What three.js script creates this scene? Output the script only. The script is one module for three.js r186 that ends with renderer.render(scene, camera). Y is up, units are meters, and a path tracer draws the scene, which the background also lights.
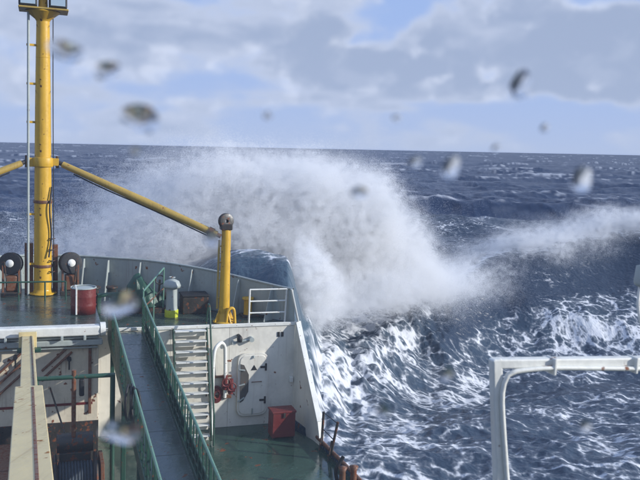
import * as THREE from 'three';
import { mergeGeometries, toCreasedNormals } from 'three/addons/utils/BufferGeometryUtils.js';
import { RoundedBoxGeometry } from 'three/addons/geometries/RoundedBoxGeometry.js';

const V = (x, y, z) => new THREE.Vector3(x, y, z);
const clamp = (v, a = 0, b = 1) => Math.min(b, Math.max(a, v));
const smooth = (a, b, v) => { const t = clamp((v - a) / (b - a)); return t * t * (3 - 2 * t); };
const gs2 = q => Math.exp(-q * q);
const mix = (a, b, t) => a + (b - a) * t;
function rng(seed) { let s = seed >>> 0; return () => { s = (s + 0x6D2B79F5) | 0; let t = Math.imul(s ^ (s >>> 15), 1 | s); t = (t + Math.imul(t ^ (t >>> 7), 61 | t)) ^ t; return ((t ^ (t >>> 14)) >>> 0) / 4294967296; }; }

// ---------------------------------------------------------------- frames: ship, camera, level world
// The camera stands behind the wheelhouse window, 8 m above the main deck and 11 m above the mean sea.
const FOC = 800, EYE_DECK = 8, EYE_SEA = 11;
const Fc = V(-279, 110, -800).normalize(), Uc = V(279, 6526, 800).normalize(), Rc = Fc.clone().cross(Uc);   // ship axes as the lens sees them
const shipToCam = new THREE.Matrix4().makeBasis(Rc, Uc, Fc.clone().negate());
const Nc = V(320, 85, -800).cross(V(-320, 98, -800)).normalize();                                          // true vertical, from the horizon
const Wz = Fc.clone().addScaledVector(Nc, -Fc.dot(Nc)).normalize().negate();
const camToWorld = new THREE.Matrix4().makeBasis(Nc.clone().cross(Wz), Nc, Wz).transpose();
const shipRot = camToWorld.clone().multiply(shipToCam);
const SHIP = shipRot.clone(); { const o = V(0, EYE_DECK, 0).applyMatrix4(shipRot); SHIP.setPosition(-o.x, EYE_SEA - o.y, -o.z); }
const SHIP_INV = SHIP.clone().invert();
const camToShip = shipToCam.clone().transpose();
function P(u, v, at) {            // where the sight line of a pixel meets a plane of the ship
  const d = V(u - 320, 240 - v, -FOC).applyMatrix4(camToShip), k = Object.keys(at)[0], o = k === 'y' ? EYE_DECK : 0;
  return d.multiplyScalar((at[k] - o) / d[k]).add(V(0, EYE_DECK, 0));
}
function W(u, v, dist) {          // a point at a level distance along a sight line, level world
  const d = V(u - 320, 240 - v, -FOC).applyMatrix4(camToWorld);
  return d.multiplyScalar(dist / Math.hypot(d.x, d.z)).add(V(0, EYE_SEA, 0));
}
const azimuth = (u, v) => { const d = V(u - 320, 240 - v, -FOC).applyMatrix4(camToWorld); return Math.atan2(d.x, -d.z); };

// ---------------------------------------------------------------- camera, sun, exposure
const clock = Date.now(), stamp = t => console.log(t, ((Date.now() - clock) / 1000).toFixed(1));
const scene = new THREE.Scene();
const camera = new THREE.PerspectiveCamera(2 * Math.atan(240 / FOC) * 180 / Math.PI, 4 / 3, 0.05, 60000);
camera.position.set(0, EYE_SEA, 0);
camera.quaternion.setFromRotationMatrix(camToWorld);
camera.updateMatrixWorld();
camera.focus = 30; camera.userData.fStop = 6;
const renderer = new THREE.WebGLRenderer({ antialias: true });
renderer.setSize(1024, 768);
renderer.toneMapping = THREE.LinearToneMapping;
renderer.toneMappingExposure = 1.06;
renderer.shadowMap.enabled = true;
const toSun = V(1.9, 0.8, 1.0).applyMatrix4(shipRot).normalize();
const sun = new THREE.DirectionalLight(new THREE.Color(1.0, 0.98, 0.95), 4.7);
sun.position.copy(toSun).multiplyScalar(150).add(V(10, 0, -30));
sun.target.position.set(10, 0, -30);
sun.castShadow = true; sun.shadow.radius = 2; sun.shadow.mapSize.set(4096, 4096);
Object.assign(sun.shadow.camera, { left: -70, right: 70, top: 70, bottom: -70, near: 1, far: 400 });
scene.add(sun, sun.target);

// ---------------------------------------------------------------- noise
const perm = new Uint8Array(512); { const r = rng(77), p = [...Array(256).keys()]; for (let i = 255; i > 0; i--) { const j = Math.floor(r() * (i + 1)); [p[i], p[j]] = [p[j], p[i]]; } for (let i = 0; i < 512; i++) perm[i] = p[i & 255]; }
const G2 = new Float32Array(512); for (let i = 0; i < 256; i++) { const a = i / 256 * Math.PI * 2 * 7.0; G2[2 * i] = Math.cos(a) * 1.42; G2[2 * i + 1] = Math.sin(a) * 1.42; }
function n2(x, y, px = 0, py = 0) {
  let xi = Math.floor(x), yi = Math.floor(y); const fx = x - xi, fy = y - yi;
  let x1 = xi + 1, y1 = yi + 1;
  if (px) { xi = ((xi % px) + px) % px; x1 = ((x1 % px) + px) % px; } if (py) { yi = ((yi % py) + py) % py; y1 = ((y1 % py) + py) % py; }
  xi &= 255; x1 &= 255; yi &= 255; y1 &= 255;
  const a = perm[perm[xi] + yi] * 2, b = perm[perm[x1] + yi] * 2, c = perm[perm[xi] + y1] * 2, d = perm[perm[x1] + y1] * 2;
  const u = fx * fx * fx * (fx * (fx * 6 - 15) + 10), v = fy * fy * fy * (fy * (fy * 6 - 15) + 10);
  const A = G2[a] * fx + G2[a + 1] * fy, B = G2[b] * (fx - 1) + G2[b + 1] * fy, C = G2[c] * fx + G2[c + 1] * (fy - 1), D = G2[d] * (fx - 1) + G2[d + 1] * (fy - 1);
  return (A + (B - A) * u) + ((C + (D - C) * u) - (A + (B - A) * u)) * v;
}
function g3(h, x, y, z) { const u = (h & 15) < 8 ? x : y, v = (h & 15) < 4 ? y : ((h & 15) === 12 || (h & 15) === 14) ? x : z; return ((h & 1) ? -u : u) + ((h & 2) ? -v : v); }
function n3(x, y, z) {
  const xf = Math.floor(x), yf = Math.floor(y), zf = Math.floor(z), X = xf & 255, Y = yf & 255, Z = zf & 255; x -= xf; y -= yf; z -= zf;
  const u = x * x * (3 - 2 * x), v = y * y * (3 - 2 * y), w = z * z * (3 - 2 * z);
  const A = perm[X] + Y, AA = perm[A & 255] + Z, AB = perm[(A + 1) & 255] + Z, B = perm[(X + 1) & 255] + Y, BA = perm[B & 255] + Z, BB = perm[(B + 1) & 255] + Z;
  const l = (t, a, b) => a + t * (b - a);
  return l(w, l(v, l(u, g3(perm[AA & 255], x, y, z), g3(perm[BA & 255], x - 1, y, z)), l(u, g3(perm[AB & 255], x, y - 1, z), g3(perm[BB & 255], x - 1, y - 1, z))),
    l(v, l(u, g3(perm[(AA + 1) & 255], x, y, z - 1), g3(perm[(BA + 1) & 255], x - 1, y, z - 1)), l(u, g3(perm[(AB + 1) & 255], x, y - 1, z - 1), g3(perm[(BB + 1) & 255], x - 1, y - 1, z - 1))));
}
const fbm2 = (x, y, o = 4, p = 0) => { let s = 0, a = 0.5; for (let i = 0; i < o; i++) { s += a * n2(x, y, p, p); x *= 2; y *= 2; p *= 2; a *= 0.5; } return s; };
const fbm3 = (x, y, z, o = 4) => { let s = 0, a = 0.5; for (let i = 0; i < o; i++) { s += a * n3(x, y, z); x *= 2.03; y *= 2.03; z *= 2.03; a *= 0.5; } return s; };

// ---------------------------------------------------------------- sky: broken stratocumulus over pale blue, hazier towards the horizon
{
  const w = 2048, h = 1024, data = new Float32Array(w * h * 4);
  const clouds = [          // cumulus heaps of this sky: [pixel u, v, half width px, half height px, strength]
    [335, 70, 85, 24, 0.95], [318, 38, 30, 22, 0.6], [560, 48, 150, 52, 1.25], [640, 60, 120, 50, 0.8], [500, 92, 120, 14, 0.6], [150, 30, 170, 26, 0.5], [60, 70, 90, 30, 0.4], [230, 100, 120, 12, 0.3]];
  const heaps = clouds.map(([u, v, a, b, s]) => { const d = V(u - 320, 240 - v, -FOC).applyMatrix4(camToWorld).normalize(); return [Math.atan2(d.x, -d.z), Math.asin(d.y), a / 850, b / 850, s]; });
  for (let j = 0; j < h; j++) {
    const el = ((j + 0.5) / h - 0.5) * Math.PI;
    if (el < -0.02) { for (let i = 0; i < w; i++) data.set([0.40, 0.5, 0.76, 1], (j * w + i) * 4); continue; }
    for (let i = 0; i < w; i++) {
      const k = (j * w + i) * 4, phi = ((i + 0.5) / w - 0.5) * Math.PI * 2, x = Math.cos(phi) * Math.cos(el), z = Math.sin(phi) * Math.cos(el), y = Math.max(0, Math.sin(el));
      const az = Math.atan2(x, -z), e = Math.max(0, el);
      // clear air
      const t = Math.pow(clamp(y), 0.45);
      let r = mix(0.44, 0.24, t), g = mix(0.56, 0.42, t), b = mix(0.84, 0.86, t);
      const s = 1 / (0.32 + y);                                  // clouds crowd together low down
      const X = x * s, Z = z * s, Y = y * 4.6;
      const warp = fbm3(X * 2.2 + 3, Y * 1.6, Z * 2.2, 3) * 0.55;
      let n = fbm3(X * 2.6 + warp, Y * 2.3 + 5, Z * 2.6 - warp, 5) * 1.15 + 0.14;
      const billow = fbm3(x * 26 + 9 + warp, y * 30, z * 26, 5);
      for (const [ha, he, hw, hh, st] of heaps) {
        let da = az - ha; if (da > Math.PI) da -= 2 * Math.PI; if (da < -Math.PI) da += 2 * Math.PI;
        const dv = e - he; if (Math.abs(da) > hw * 2.2 || Math.abs(dv) > hh * 2.4) continue;
        const q = (da / hw) ** 2 + (dv / hh) ** 2 * (dv < 0 ? 1.5 : 1) + billow * 1.5 + warp * 0.8;
        n += st * 0.42 * (1 - smooth(0.35, 1.5, q));
      }
      const cov = smooth(-0.06, 0.34, n + billow * 0.22), thick = smooth(0.16, 0.62, n + billow * 0.30);
      // lit rims are near white, thick bellies lavender grey: the cloud's own water hides the sky behind it
      const cr = mix(0.58, 0.36, thick), cg = mix(0.65, 0.44, thick), cb = mix(0.82, 0.62, thick);
      const bright = smooth(0.02, 0.34, billow) * cov * (1 - 0.75 * thick) * 0.24;
      let sunlit = 0; { const [ha, he] = heaps[1], q = ((az - ha) / 0.034) ** 2 + ((e - he - 0.008) / 0.024) ** 2; sunlit = 0.26 * Math.exp(-q) * smooth(-0.25, 0.3, billow + warp * 0.4); }
      const veil = cov * 0.92;
      r = mix(r, cr + bright + sunlit, veil); g = mix(g, cg + bright * 0.96 + sunlit * 0.92, veil); b = mix(b, cb + bright * 0.9 + sunlit * 0.7, veil);
      const hz = Math.exp(-e / 0.06) * 0.75;                    // moist air low down
      r = mix(r, 0.46, hz); g = mix(g, 0.55, hz); b = mix(b, 0.76, hz);
      data[k] = r; data[k + 1] = g; data[k + 2] = b; data[k + 3] = 1;
    }
  }
  const sky = new THREE.DataTexture(data, w, h, THREE.RGBAFormat, THREE.FloatType);
  sky.mapping = THREE.EquirectangularReflectionMapping; sky.magFilter = THREE.LinearFilter; sky.colorSpace = THREE.LinearSRGBColorSpace; sky.needsUpdate = true;
  scene.background = sky; scene.environment = sky;
}
stamp('sky');

// ---------------------------------------------------------------- procedural paint and metal
const lin = h => { const c = new THREE.Color(h); return [c.r, c.g, c.b]; };
const toB = v => Math.round(255 * (v <= 0.0031308 ? v * 12.92 : 1.055 * Math.pow(clamp(v), 1 / 2.4) - 0.055));
function tex(data, n, srgb) {
  const t = new THREE.DataTexture(data, n, n, THREE.RGBAFormat); t.wrapS = t.wrapT = THREE.RepeatWrapping; t.magFilter = THREE.LinearFilter; t.minFilter = THREE.LinearMipmapLinearFilter; t.generateMipmaps = true;
  if (srgb) t.colorSpace = THREE.SRGBColorSpace; t.needsUpdate = true; return t;
}
// sea-worn paint: blotchy coat, rust breaking through, rust and salt running down; tile = size in metres of one texture
function paint(hex, { rust = 0.25, streak = 0.3, mottle = 0.14, rough = 0.45, tile = 3, seed = 0, rustHex = '#6b3a1c', grime = 0.2, metal = 0, bump = 0.002 } = {}) {
  const n = 352, c = new Uint8Array(n * n * 4), m = new Uint8Array(n * n * 4), bm = new Uint8Array(n * n * 4), [R, G, B] = lin(hex), [rr, rg, rb] = lin(rustHex);
  const o = seed * 13.7;
  for (let j = 0; j < n; j++) for (let i = 0; i < n; i++) {
    const x = i / n, y = j / n, k = (j * n + i) * 4;
    const big = fbm2(x * 4 + o, y * 4 + o, 4, 4), fine = fbm2(x * 32 + o, y * 32, 3, 32), spots = fbm2(x * 12 + 31 + o, y * 12, 4, 12);
    const run = n2(x * 48 + o, y * 2, 48, 2) * 0.6 + n2(x * 96 + o, y * 4 + 3, 96, 4) * 0.4, where = fbm2(x * 6 + 7 + o, y * 3 + o, 2, 3);
    let ru = smooth(0.52 - rust * 0.55, 0.62 - rust * 0.45, spots + big * 0.3 + 0.12);
    const st = smooth(0.25, 0.6, run + where * 0.7) * streak;
    ru = clamp(ru + st * 0.55);
    const gr = smooth(0.0, 0.5, where * 0.8 + fine * 0.4 + big * 0.4) * grime;
    const v = 1 + mottle * (big * 1.6 + fine * 0.7);
    let r = R * v, g = G * v, b = B * v;
    r = mix(r, R * 0.45 + 0.02, gr); g = mix(g, G * 0.45 + 0.02, gr); b = mix(b, B * 0.42 + 0.015, gr);
    r = mix(r, rr * (1 + fine), ru); g = mix(g, rg * (1 + fine), ru); b = mix(b, rb * (1 + fine), ru);
    c[k] = toB(r); c[k + 1] = toB(g); c[k + 2] = toB(b); c[k + 3] = 255;
    const ro = clamp(rough + fine * 0.25 + big * 0.2 + ru * 0.35);
    m[k] = 255; m[k + 1] = Math.round(ro * 255); m[k + 2] = 0; m[k + 3] = 255;
    const bb = clamp(0.5 + fine * (bump > 0.004 ? 0.1 : 0.5) + ru * fine * 0.8 + big * (bump > 0.004 ? 0.8 : 0.25)); bm[k] = bm[k + 1] = bm[k + 2] = Math.round(bb * 255); bm[k + 3] = 255;
  }
  const T = [tex(c, n, true), tex(m, n), tex(bm, n)]; for (const t of T) t.repeat.set(1 / tile, 1 / tile);
  return new THREE.MeshStandardMaterial({ map: T[0], roughnessMap: T[1], roughness: 1, metalness: metal, bumpMap: T[2], bumpScale: bump, side: THREE.DoubleSide });
}
const M = {
  white: paint('#d9d5c8', { bump: 0.014, rust: 0.03, streak: 0.22, grime: 0.22, seed: 1, tile: 3.1 }),
  whiteRail: paint('#dcdcd4', { rust: 0.06, streak: 0.1, seed: 2, tile: 1.1, grime: 0.15 }),
  house: paint('#cfc4ac', { bump: 0.014, rust: 0.26, streak: 0.6, grime: 0.35, seed: 3, tile: 2.3 }),
  yellow: paint('#c79c26', { rust: 0.05, streak: 0.6, seed: 4, tile: 1.7, rustHex: '#5a3a16', grime: 0.28 }),
  boom: paint('#a88d42', { rust: 0.05, streak: 0.5, seed: 5, tile: 2.1, grime: 0.3 }),
  cream: paint('#cdbc8c', { rust: 0.10, streak: 0.42, seed: 6, tile: 1.9, grime: 0.3, rustHex: '#8a5a22' }),
  green: paint('#24493a', { rust: 0.1, streak: 0.15, seed: 7, tile: 1.3, grime: 0.25 }),
  paleGreen: paint('#5c8270', { rust: 0.1, streak: 0.1, seed: 8, tile: 0.9, grime: 0.2 }),
  deck: paint('#31493e', { rust: 0.1, streak: 0, seed: 9, tile: 4.3, rough: 0.16, grime: 0.5, mottle: 0.35 }),
  darkDeck: paint('#3c4a45', { rust: 0.14, streak: 0, seed: 10, tile: 3.1, rough: 0.28, grime: 0.4, mottle: 0.3 }),
  walk: paint('#59645f', { rust: 0.07, streak: 0, seed: 11, tile: 1.9, rough: 0.2, grime: 0.45, mottle: 0.3 }),
  grey: paint('#a0a8a4', { bump: 0.012, rust: 0.07, streak: 0.3, seed: 12, tile: 2.9, grime: 0.25 }),
  red: paint('#66231f', { bump: 0.008, rust: 0.1, streak: 0.2, seed: 13, tile: 1.3, grime: 0.3 }),
  machine: paint('#33302b', { rust: 0.45, streak: 0.3, seed: 14, tile: 1.3, grime: 0.3 }),
  rusty: paint('#6a4a35', { rust: 0.65, streak: 0.5, seed: 15, tile: 0.9 }),
  black: paint('#15171a', { rust: 0.05, streak: 0, seed: 16, tile: 0.7, rough: 0.6 }),
  hull: paint('#27455f', { rust: 0.22, streak: 0.5, seed: 17, tile: 4.1, rough: 0.25 }),
  rope: paint('#39424a', { rust: 0, streak: 0, seed: 18, tile: 0.3, rough: 0.85, mottle: 0.5 }),
  dark: paint('#4d4a45', { rust: 0.1, streak: 0.2, seed: 20, tile: 0.8 }),
  lime: paint('#b9c22a', { rust: 0.05, streak: 0.1, seed: 19, tile: 0.6 }),
  glass: new THREE.MeshPhysicalMaterial({ color: '#9fb4c4', roughness: 0.12, metalness: 0.0, clearcoat: 1 }),
};

stamp('paint');
// ---------------------------------------------------------------- shape helpers (all return geometries in the ship's axes)
function uvBox(g) {                                              // uv in metres from the dominant axis of each face
  g = g.index ? g.toNonIndexed() : g; const p = g.attributes.position, n = p.count, uv = new Float32Array(n * 2);
  const a = V(), b = V(), c = V();
  for (let i = 0; i < n; i += 3) {
    a.fromBufferAttribute(p, i); b.fromBufferAttribute(p, i + 1); c.fromBufferAttribute(p, i + 2);
    const nn = b.clone().sub(a).cross(c.clone().sub(a)), ax = Math.abs(nn.x), ay = Math.abs(nn.y), az = Math.abs(nn.z);
    [a, b, c].forEach((q, k) => { const [s, t] = ay >= ax && ay >= az ? [q.x, q.z] : ax >= az ? [q.z, q.y] : [q.x, q.y]; uv[2 * (i + k)] = s + 0.37 * q.z; uv[2 * (i + k) + 1] = t; });
  }
  g.setAttribute('uv', new THREE.BufferAttribute(uv, 2)); return g;
}
function box(x0, x1, y0, y1, z0, z1, r = 0.012) {
  const w = Math.abs(x1 - x0), h = Math.abs(y1 - y0), d = Math.abs(z1 - z0), rr = Math.min(r, w * 0.3, h * 0.3, d * 0.3);
  return new RoundedBoxGeometry(w, h, d, 1, rr).translate((x0 + x1) / 2, (y0 + y1) / 2, (z0 + z1) / 2);
}
function pipe(a, b, r, r2 = r, seg = 10) {
  const d = b.clone().sub(a), g = new THREE.CylinderGeometry(r2, r, d.length(), seg, 1);
  return g.applyQuaternion(new THREE.Quaternion().setFromUnitVectors(V(0, 1, 0), d.clone().normalize())).translate(...a.clone().add(b).multiplyScalar(0.5).toArray());
}
function bar(a, b, w, h) {                                       // square section bar from a to b, h upright
  const d = b.clone().sub(a), f = d.clone().normalize(), s = f.clone().cross(V(0, 1, 0)).normalize(), u = s.clone().cross(f);
  return new RoundedBoxGeometry(w, h, d.length(), 1, Math.min(0.012, w * 0.2, h * 0.2)).applyMatrix4(new THREE.Matrix4().makeBasis(s, u, f.negate()).setPosition(a.clone().add(b).multiplyScalar(0.5)));
}
const curve = (pts, r, seg = 40, rs = 8, closed = false, ten = 0.5) => new THREE.TubeGeometry(new THREE.CatmullRomCurve3(pts, closed, 'catmullrom', ten), seg, r, rs, closed);
function lathe(profile, at, seg = 20, axis) { const g = new THREE.LatheGeometry(profile.map(([r, y]) => new THREE.Vector2(r, y)), seg); if (axis) g.applyQuaternion(new THREE.Quaternion().setFromUnitVectors(V(0, 1, 0), axis.clone().normalize())); return g.translate(at.x, at.y, at.z); }
function extrude(pts, depth, bevel = 0.008) { const s = new THREE.Shape(pts.map(([x, y]) => new THREE.Vector2(x, y))); return new THREE.ExtrudeGeometry(s, { depth, bevelEnabled: bevel > 0, bevelSize: bevel, bevelThickness: bevel, bevelSegments: 1, curveSegments: 10 }); }

const used = {};
const numbered = n => { const k = used[n] = (used[n] ?? -1) + 1; return k ? n + '_' + String(k).padStart(3, '0') : n; };
function clean(gs) { return mergeGeometries((Array.isArray(gs) ? gs : [gs]).map(g => { g = uvBox(g); for (const k of Object.keys(g.attributes)) if (!['position', 'normal', 'uv'].includes(k)) g.deleteAttribute(k); return g; })); }
function mesh(name, gs, mat, parent) { const m = new THREE.Mesh(clean(gs), mat); m.name = name; m.castShadow = m.receiveShadow = true; parent.add(m); return m; }
const onShip = [];
function thing(name, label, category, group, base = V(0, 0, 0)) {   // a Group at the thing's base; its parts are given in the ship's axes
  const o = new THREE.Group(); o.name = numbered(name); o.userData = { label, category }; if (group) o.userData.group = group;
  scene.add(o); o.userData.base = base; onShip.push(o); return o;
}
function settle() {               // carry every thing of the ship from ship axes to the rolling, pitching ship in the level world
  for (const o of onShip) {
    const b = o.userData.base; delete o.userData.base;
    for (const c of o.children) c.position.sub(b);
    o.position.copy(b); o.applyMatrix4(SHIP);
  }
}
function sheet(rows, thick) {     // a plate through a grid of points, thickened along its normals
  const nr = rows.length, nc = rows[0].length, pos = [], idx = [];
  for (const r of rows) for (const p of r) pos.push(p.x, p.y, p.z);
  for (let i = 0; i < nr - 1; i++) for (let j = 0; j < nc - 1; j++) { const a = i * nc + j; idx.push(a, a + 1, a + nc, a + 1, a + nc + 1, a + nc); }
  const g = new THREE.BufferGeometry(); g.setAttribute('position', new THREE.Float32BufferAttribute(pos, 3)); g.setIndex(idx); g.computeVertexNormals();
  if (!thick) return g;
  const N = g.attributes.normal, n = nr * nc, p2 = pos.slice();
  for (let i = 0; i < n; i++) p2.push(pos[3 * i] - N.getX(i) * thick, pos[3 * i + 1] - N.getY(i) * thick, pos[3 * i + 2] - N.getZ(i) * thick);
  const id2 = idx.slice(); for (let i = 0; i < idx.length; i += 3) id2.push(idx[i] + n, idx[i + 2] + n, idx[i + 1] + n);
  const edge = []; for (let j = 0; j < nc; j++) edge.push(j); for (let i = 1; i < nr; i++) edge.push(i * nc + nc - 1); for (let j = nc - 2; j >= 0; j--) edge.push((nr - 1) * nc + j); for (let i = nr - 2; i > 0; i--) edge.push(i * nc);
  for (let k = 0; k < edge.length; k++) { const a = edge[k], b = edge[(k + 1) % edge.length]; id2.push(a, a + n, b, b, a + n, b + n); }
  const o = new THREE.BufferGeometry(); o.setAttribute('position', new THREE.Float32BufferAttribute(p2, 3)); o.setIndex(id2);
  return toCreasedNormals(o, 0.6);
}

// ---------------------------------------------------------------- the sea
const plan = [[0, -25.5], [1.13, -25.25], [1.98, -24.85], [3.12, -24.25], [4.86, -23.05], [6.02, -21.95], [6.72, -21.1], [7.0, -19.5], [7.1, -16], [7.1, -8], [7.1, 14]];
function halfBeam(z) { for (let i = 1; i < plan.length; i++) if (z <= plan[i][1]) { const [x0, z0] = plan[i - 1], [x1, z1] = plan[i], t = clamp((z - z0) / (z1 - z0)); return mix(x0, x1, t); } return 7.1; }
const TH = (u, v) => azimuth(u, v);
// the breaking head sea that meets the bow: its crest by bearing: [bearing, distance, height, front width]
const crest = [[-1.2, 70, 2.0, 8], [TH(0, 250), 41, 4.2, 6], [TH(150, 250), 36, 5.0, 5], [TH(240, 250), 33, 6.9, 4.8], [TH(286, 250), 32, 6.8, 4.4], [TH(308, 255), 33, 4.2, 6], [TH(324, 258), 36, 2.3, 8.5], [TH(355, 260), 41, 1.6, 9], [TH(440, 262), 52, 2.1, 8], [TH(520, 245), 59, 3.7, 6], [TH(640, 228), 66, 5.0, 5.6], [TH(640, 228) + 0.35, 80, 4.2, 8], [1.9, 120, 2.5, 10]];
function crestAt(th) {
  let i = 1; while (i < crest.length - 1 && th > crest[i][0]) i++;
  const a = crest[i - 1], b = crest[i], t = smooth(0, 1, clamp((th - a[0]) / (b[0] - a[0])));
  return [mix(a[1], b[1], t), mix(a[2], b[2], t), mix(a[3], b[3], t)];
}
const comps = []; { const r = rng(5); for (let i = 0; i < 64; i++) { const L = 1.6 * Math.pow(48 / 1.6, i / 63), dir = TH(420, 200) + Math.PI + (r() - 0.5) * (L > 12 ? 1.3 : 2.4), k = 2 * Math.PI / L; comps.push([k * Math.sin(dir), -k * Math.cos(dir), L * 0.0064 * (L > 14 ? 1.15 : 1) * (0.6 + 0.8 * r()), r() * 6.283, Math.sin(dir), -Math.cos(dir), L]); } }
const VIEW = TH(320, 200), cv = Math.cos(VIEW), sv = Math.sin(VIEW);
const A0 = 14, A1 = 114, B0 = -48, B1 = 48;                      // near patch in metres ahead of and across the sight line: carries the foam map
const hullGap = (x, z) => { const p = V(x, 0, z).applyMatrix4(SHIP_INV), zz = Math.max(p.z, -25.5); return p.z < -25.5 ? Math.hypot(p.x, p.z + 25.5) : Math.abs(p.x) - halfBeam(zz); };
function seaAt(x, z, cell) {
  const D = Math.hypot(x, z), th = Math.atan2(x, -z), [cd, ch, cw] = crestAt(th), s = D - cd;
  const q = s < 0 ? s / cw : s / (cw * 2.4), q2 = q * q;
  const back = Math.abs(th - 0.35) < 1.4 ? 1 : 0;
  let y = back * ch * (s < 0 ? 1 / (1 + q2 * Math.abs(q) * 0.8 + q2 * 0.6) : 1 / (1 + q2));
  const near = back * Math.exp(-q2 * 0.7), calm = 1 - 0.72 * near, calm2 = 1 - 0.75 * back * gs2((s + 3) / 4.5) * (1 - smooth(TH(310, 260), TH(330, 260), th) * (1 - smooth(TH(430, 260), TH(500, 260), th)));
  let dx = 0, dz = 0, c = 0;
  for (const [kx, kz, a, ph, ux, uz, L] of comps) {
    if (L < cell * 1.6) continue;
    const f = kx * x + kz * z + ph, A = a * (L > 9 ? calm : D < 110 ? 0.62 * calm2 : 1), co = Math.cos(f), si = Math.sin(f);
    y += A * co; dx -= ux * A * si; dz -= uz * A * si; c += co * (L > 6 ? 1 : 0.4) * a;
  }
  // short chop
  const chop = (1 - Math.abs(n2(x * 0.9 + 0.5 * y, z * 0.9))) * 0.16 + (1 - Math.abs(n2(x * 0.37 + 9, z * 0.37))) * 0.34 + n2(x * 2.3, z * 2.3) * 0.05;
  y += (chop - 0.35) * calm2;
  // a small breaking crest inside the big one, to starboard
  const [sx, sz] = small; const e = (x - sx) * cv + (z - sz) * sv, d = (x - sx) * sv - (z - sz) * cv;
  const sb = gs2(e / 3.0); y += 0.75 * sb * (d < 0 ? gs2(d / 0.8) : gs2(d / 2.6));
  // tumbled water below the fallen crest is lumpy
  const tb = th > TH(288, 260) && D < 90 ? gs2((s + 4) / 6) * smooth(TH(288, 260), TH(306, 260), th) * (1 - smooth(TH(420, 260), TH(500, 260), th)) : 0;
  if (tb > 0.01) y += tb * (fbm2(x * 0.45 + 3, z * 0.45, 4) * 0.9 + Math.abs(n2(x * 1.3, z * 1.3)) * 0.3);
  const g = hullGap(x, z), keep = smooth(-0.6, 3.2, g);
  const low = -1.6 * (1 - smooth(-0.2, 3.5, g)) ;
  y = D < 60 ? mix(-1.2, y, Math.max(keep, s > -3 && g > 0 ? 0.85 : 0)) + (s < -3 ? low * 0.4 : 0) : y;
  return [dx * 0.75, y, dz * 0.75, c, s, near];
}
const small = (() => { const p = W(596, 330, 52); return [p.x, p.z]; })();

// foam cover by place (0 open water .. 1 solid white): a property of the broken water, with lacy outlines from the texture below
function foamCover(x, z) {
  const D = Math.hypot(x, z), th = Math.atan2(x, -z), [cd, , cw] = crestAt(th), s = D - cd, u = 41 + (Math.tan(th)) * 848;  // u only names a bearing
  const b = (th - TH(288, 260));                                   // bearing right of the clean shoulder at the bow
  const tumble = smooth(-0.01, 0.05, b) * (1 - smooth(0.0, 0.10, th - TH(400, 260)));   // where the crest has come down
  let c = 0.49;
  c += 0.12 * fbm2(x * 0.045 + 4, z * 0.045, 3) * 2;
  c += tumble * (s > -15 && s < 4 ? 0.30 * smooth(-15, -6, s) : 0);
  if (s > -9 && s < 1) c -= (1 - tumble) * 0.6 * smooth(-9, -6, s) * (1 - smooth(-1.2, -0.1, s));   // clean steep faces
  c += (th > TH(430, 260) ? 1 : 0) * 1.0 * gs2((s + 0.7) / 1.6);            // white crest
  c += 0.22 * gs2((s + cw * 1.9) / 2.6) * smooth(TH(330, 300), TH(420, 300), th) * (1 - 0.4 * smooth(TH(470, 300), TH(560, 300), th));    // foam line along the foot of the big wave
  const [sx, sz] = small, e = (x - sx) * cv + (z - sz) * sv, d = (x - sx) * sv - (z - sz) * cv;
  c += 0.40 * gs2(e / 2.4) * gs2((d + 0.4) / 0.6);
  c += 0.35 * gs2((hullGap(x, z) - 0.3) / 0.9);
  if (s > 5) c -= 0.2;
  return clamp(c, 0, 1);
}
function net(x, y) {              // thin walls between cells of uneven size
  const xi = Math.floor(x), yi = Math.floor(y); let f1 = 9, f2 = 9;
  for (let j = -1; j <= 1; j++) for (let i = -1; i <= 1; i++) { const h = perm[(perm[(xi + i) & 255] + yi + j) & 255], h2 = perm[(h + 57) & 255], dx = xi + i + 0.1 + h / 320 - x, dy = yi + j + 0.1 + h2 / 320 - y, q = dx * dx + dy * dy; if (q < f1) { f2 = f1; f1 = q; } else if (q < f2) f2 = q; }
  return 1 - smooth(0, 0.34, Math.sqrt(f2) - Math.sqrt(f1));
}
function ridge(x, z) { const D = Math.hypot(x, z), [cd, ch, cw] = crestAt(Math.atan2(x, -z)), s = D - cd, q = s < 0 ? s / cw : s / (cw * 2.4), q2 = q * q; return ch * (s < 0 ? 1 / (1 + q2 * Math.abs(q) * 0.8 + q2 * 0.6) : 1 / (1 + q2)); }
function lace(x, z, rise = 0) {             // 0..1: strands and cells of foam, drawn out across the wind
  const a = x * cv + z * sv, d = x * sv - z * cv + rise * 1.1;
  const wx = fbm2(a * 0.3 + 5, d * 0.36, 4) * 1.5, wz = fbm2(a * 0.3, d * 0.36 + 17, 4) * 1.5;
  const web1 = net((a + wx) * 0.62, (d + wz) * 0.85), web2 = net((a + wx * 0.5) * 1.7 + 31, (d + wz * 0.5) * 2.1), web3 = net((a + wx * 0.25) * 4.3, (d + wz * 0.25) * 4.9 + 9);
  const r3 = 1 - Math.abs(n2((a + wx) * 1.1 + 7, (d + wz) * 1.3)) * 2.2;
  return 0.10 + 0.40 * web1 + 0.30 * web2 + 0.18 * web3 + 0.20 * r3 + fbm2(a * 7, d * 7, 2) * 0.25 + fbm2(a * 0.21 + 40, d * 0.30, 3) * 0.75;
}
let seaMat, seaFar;
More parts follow.
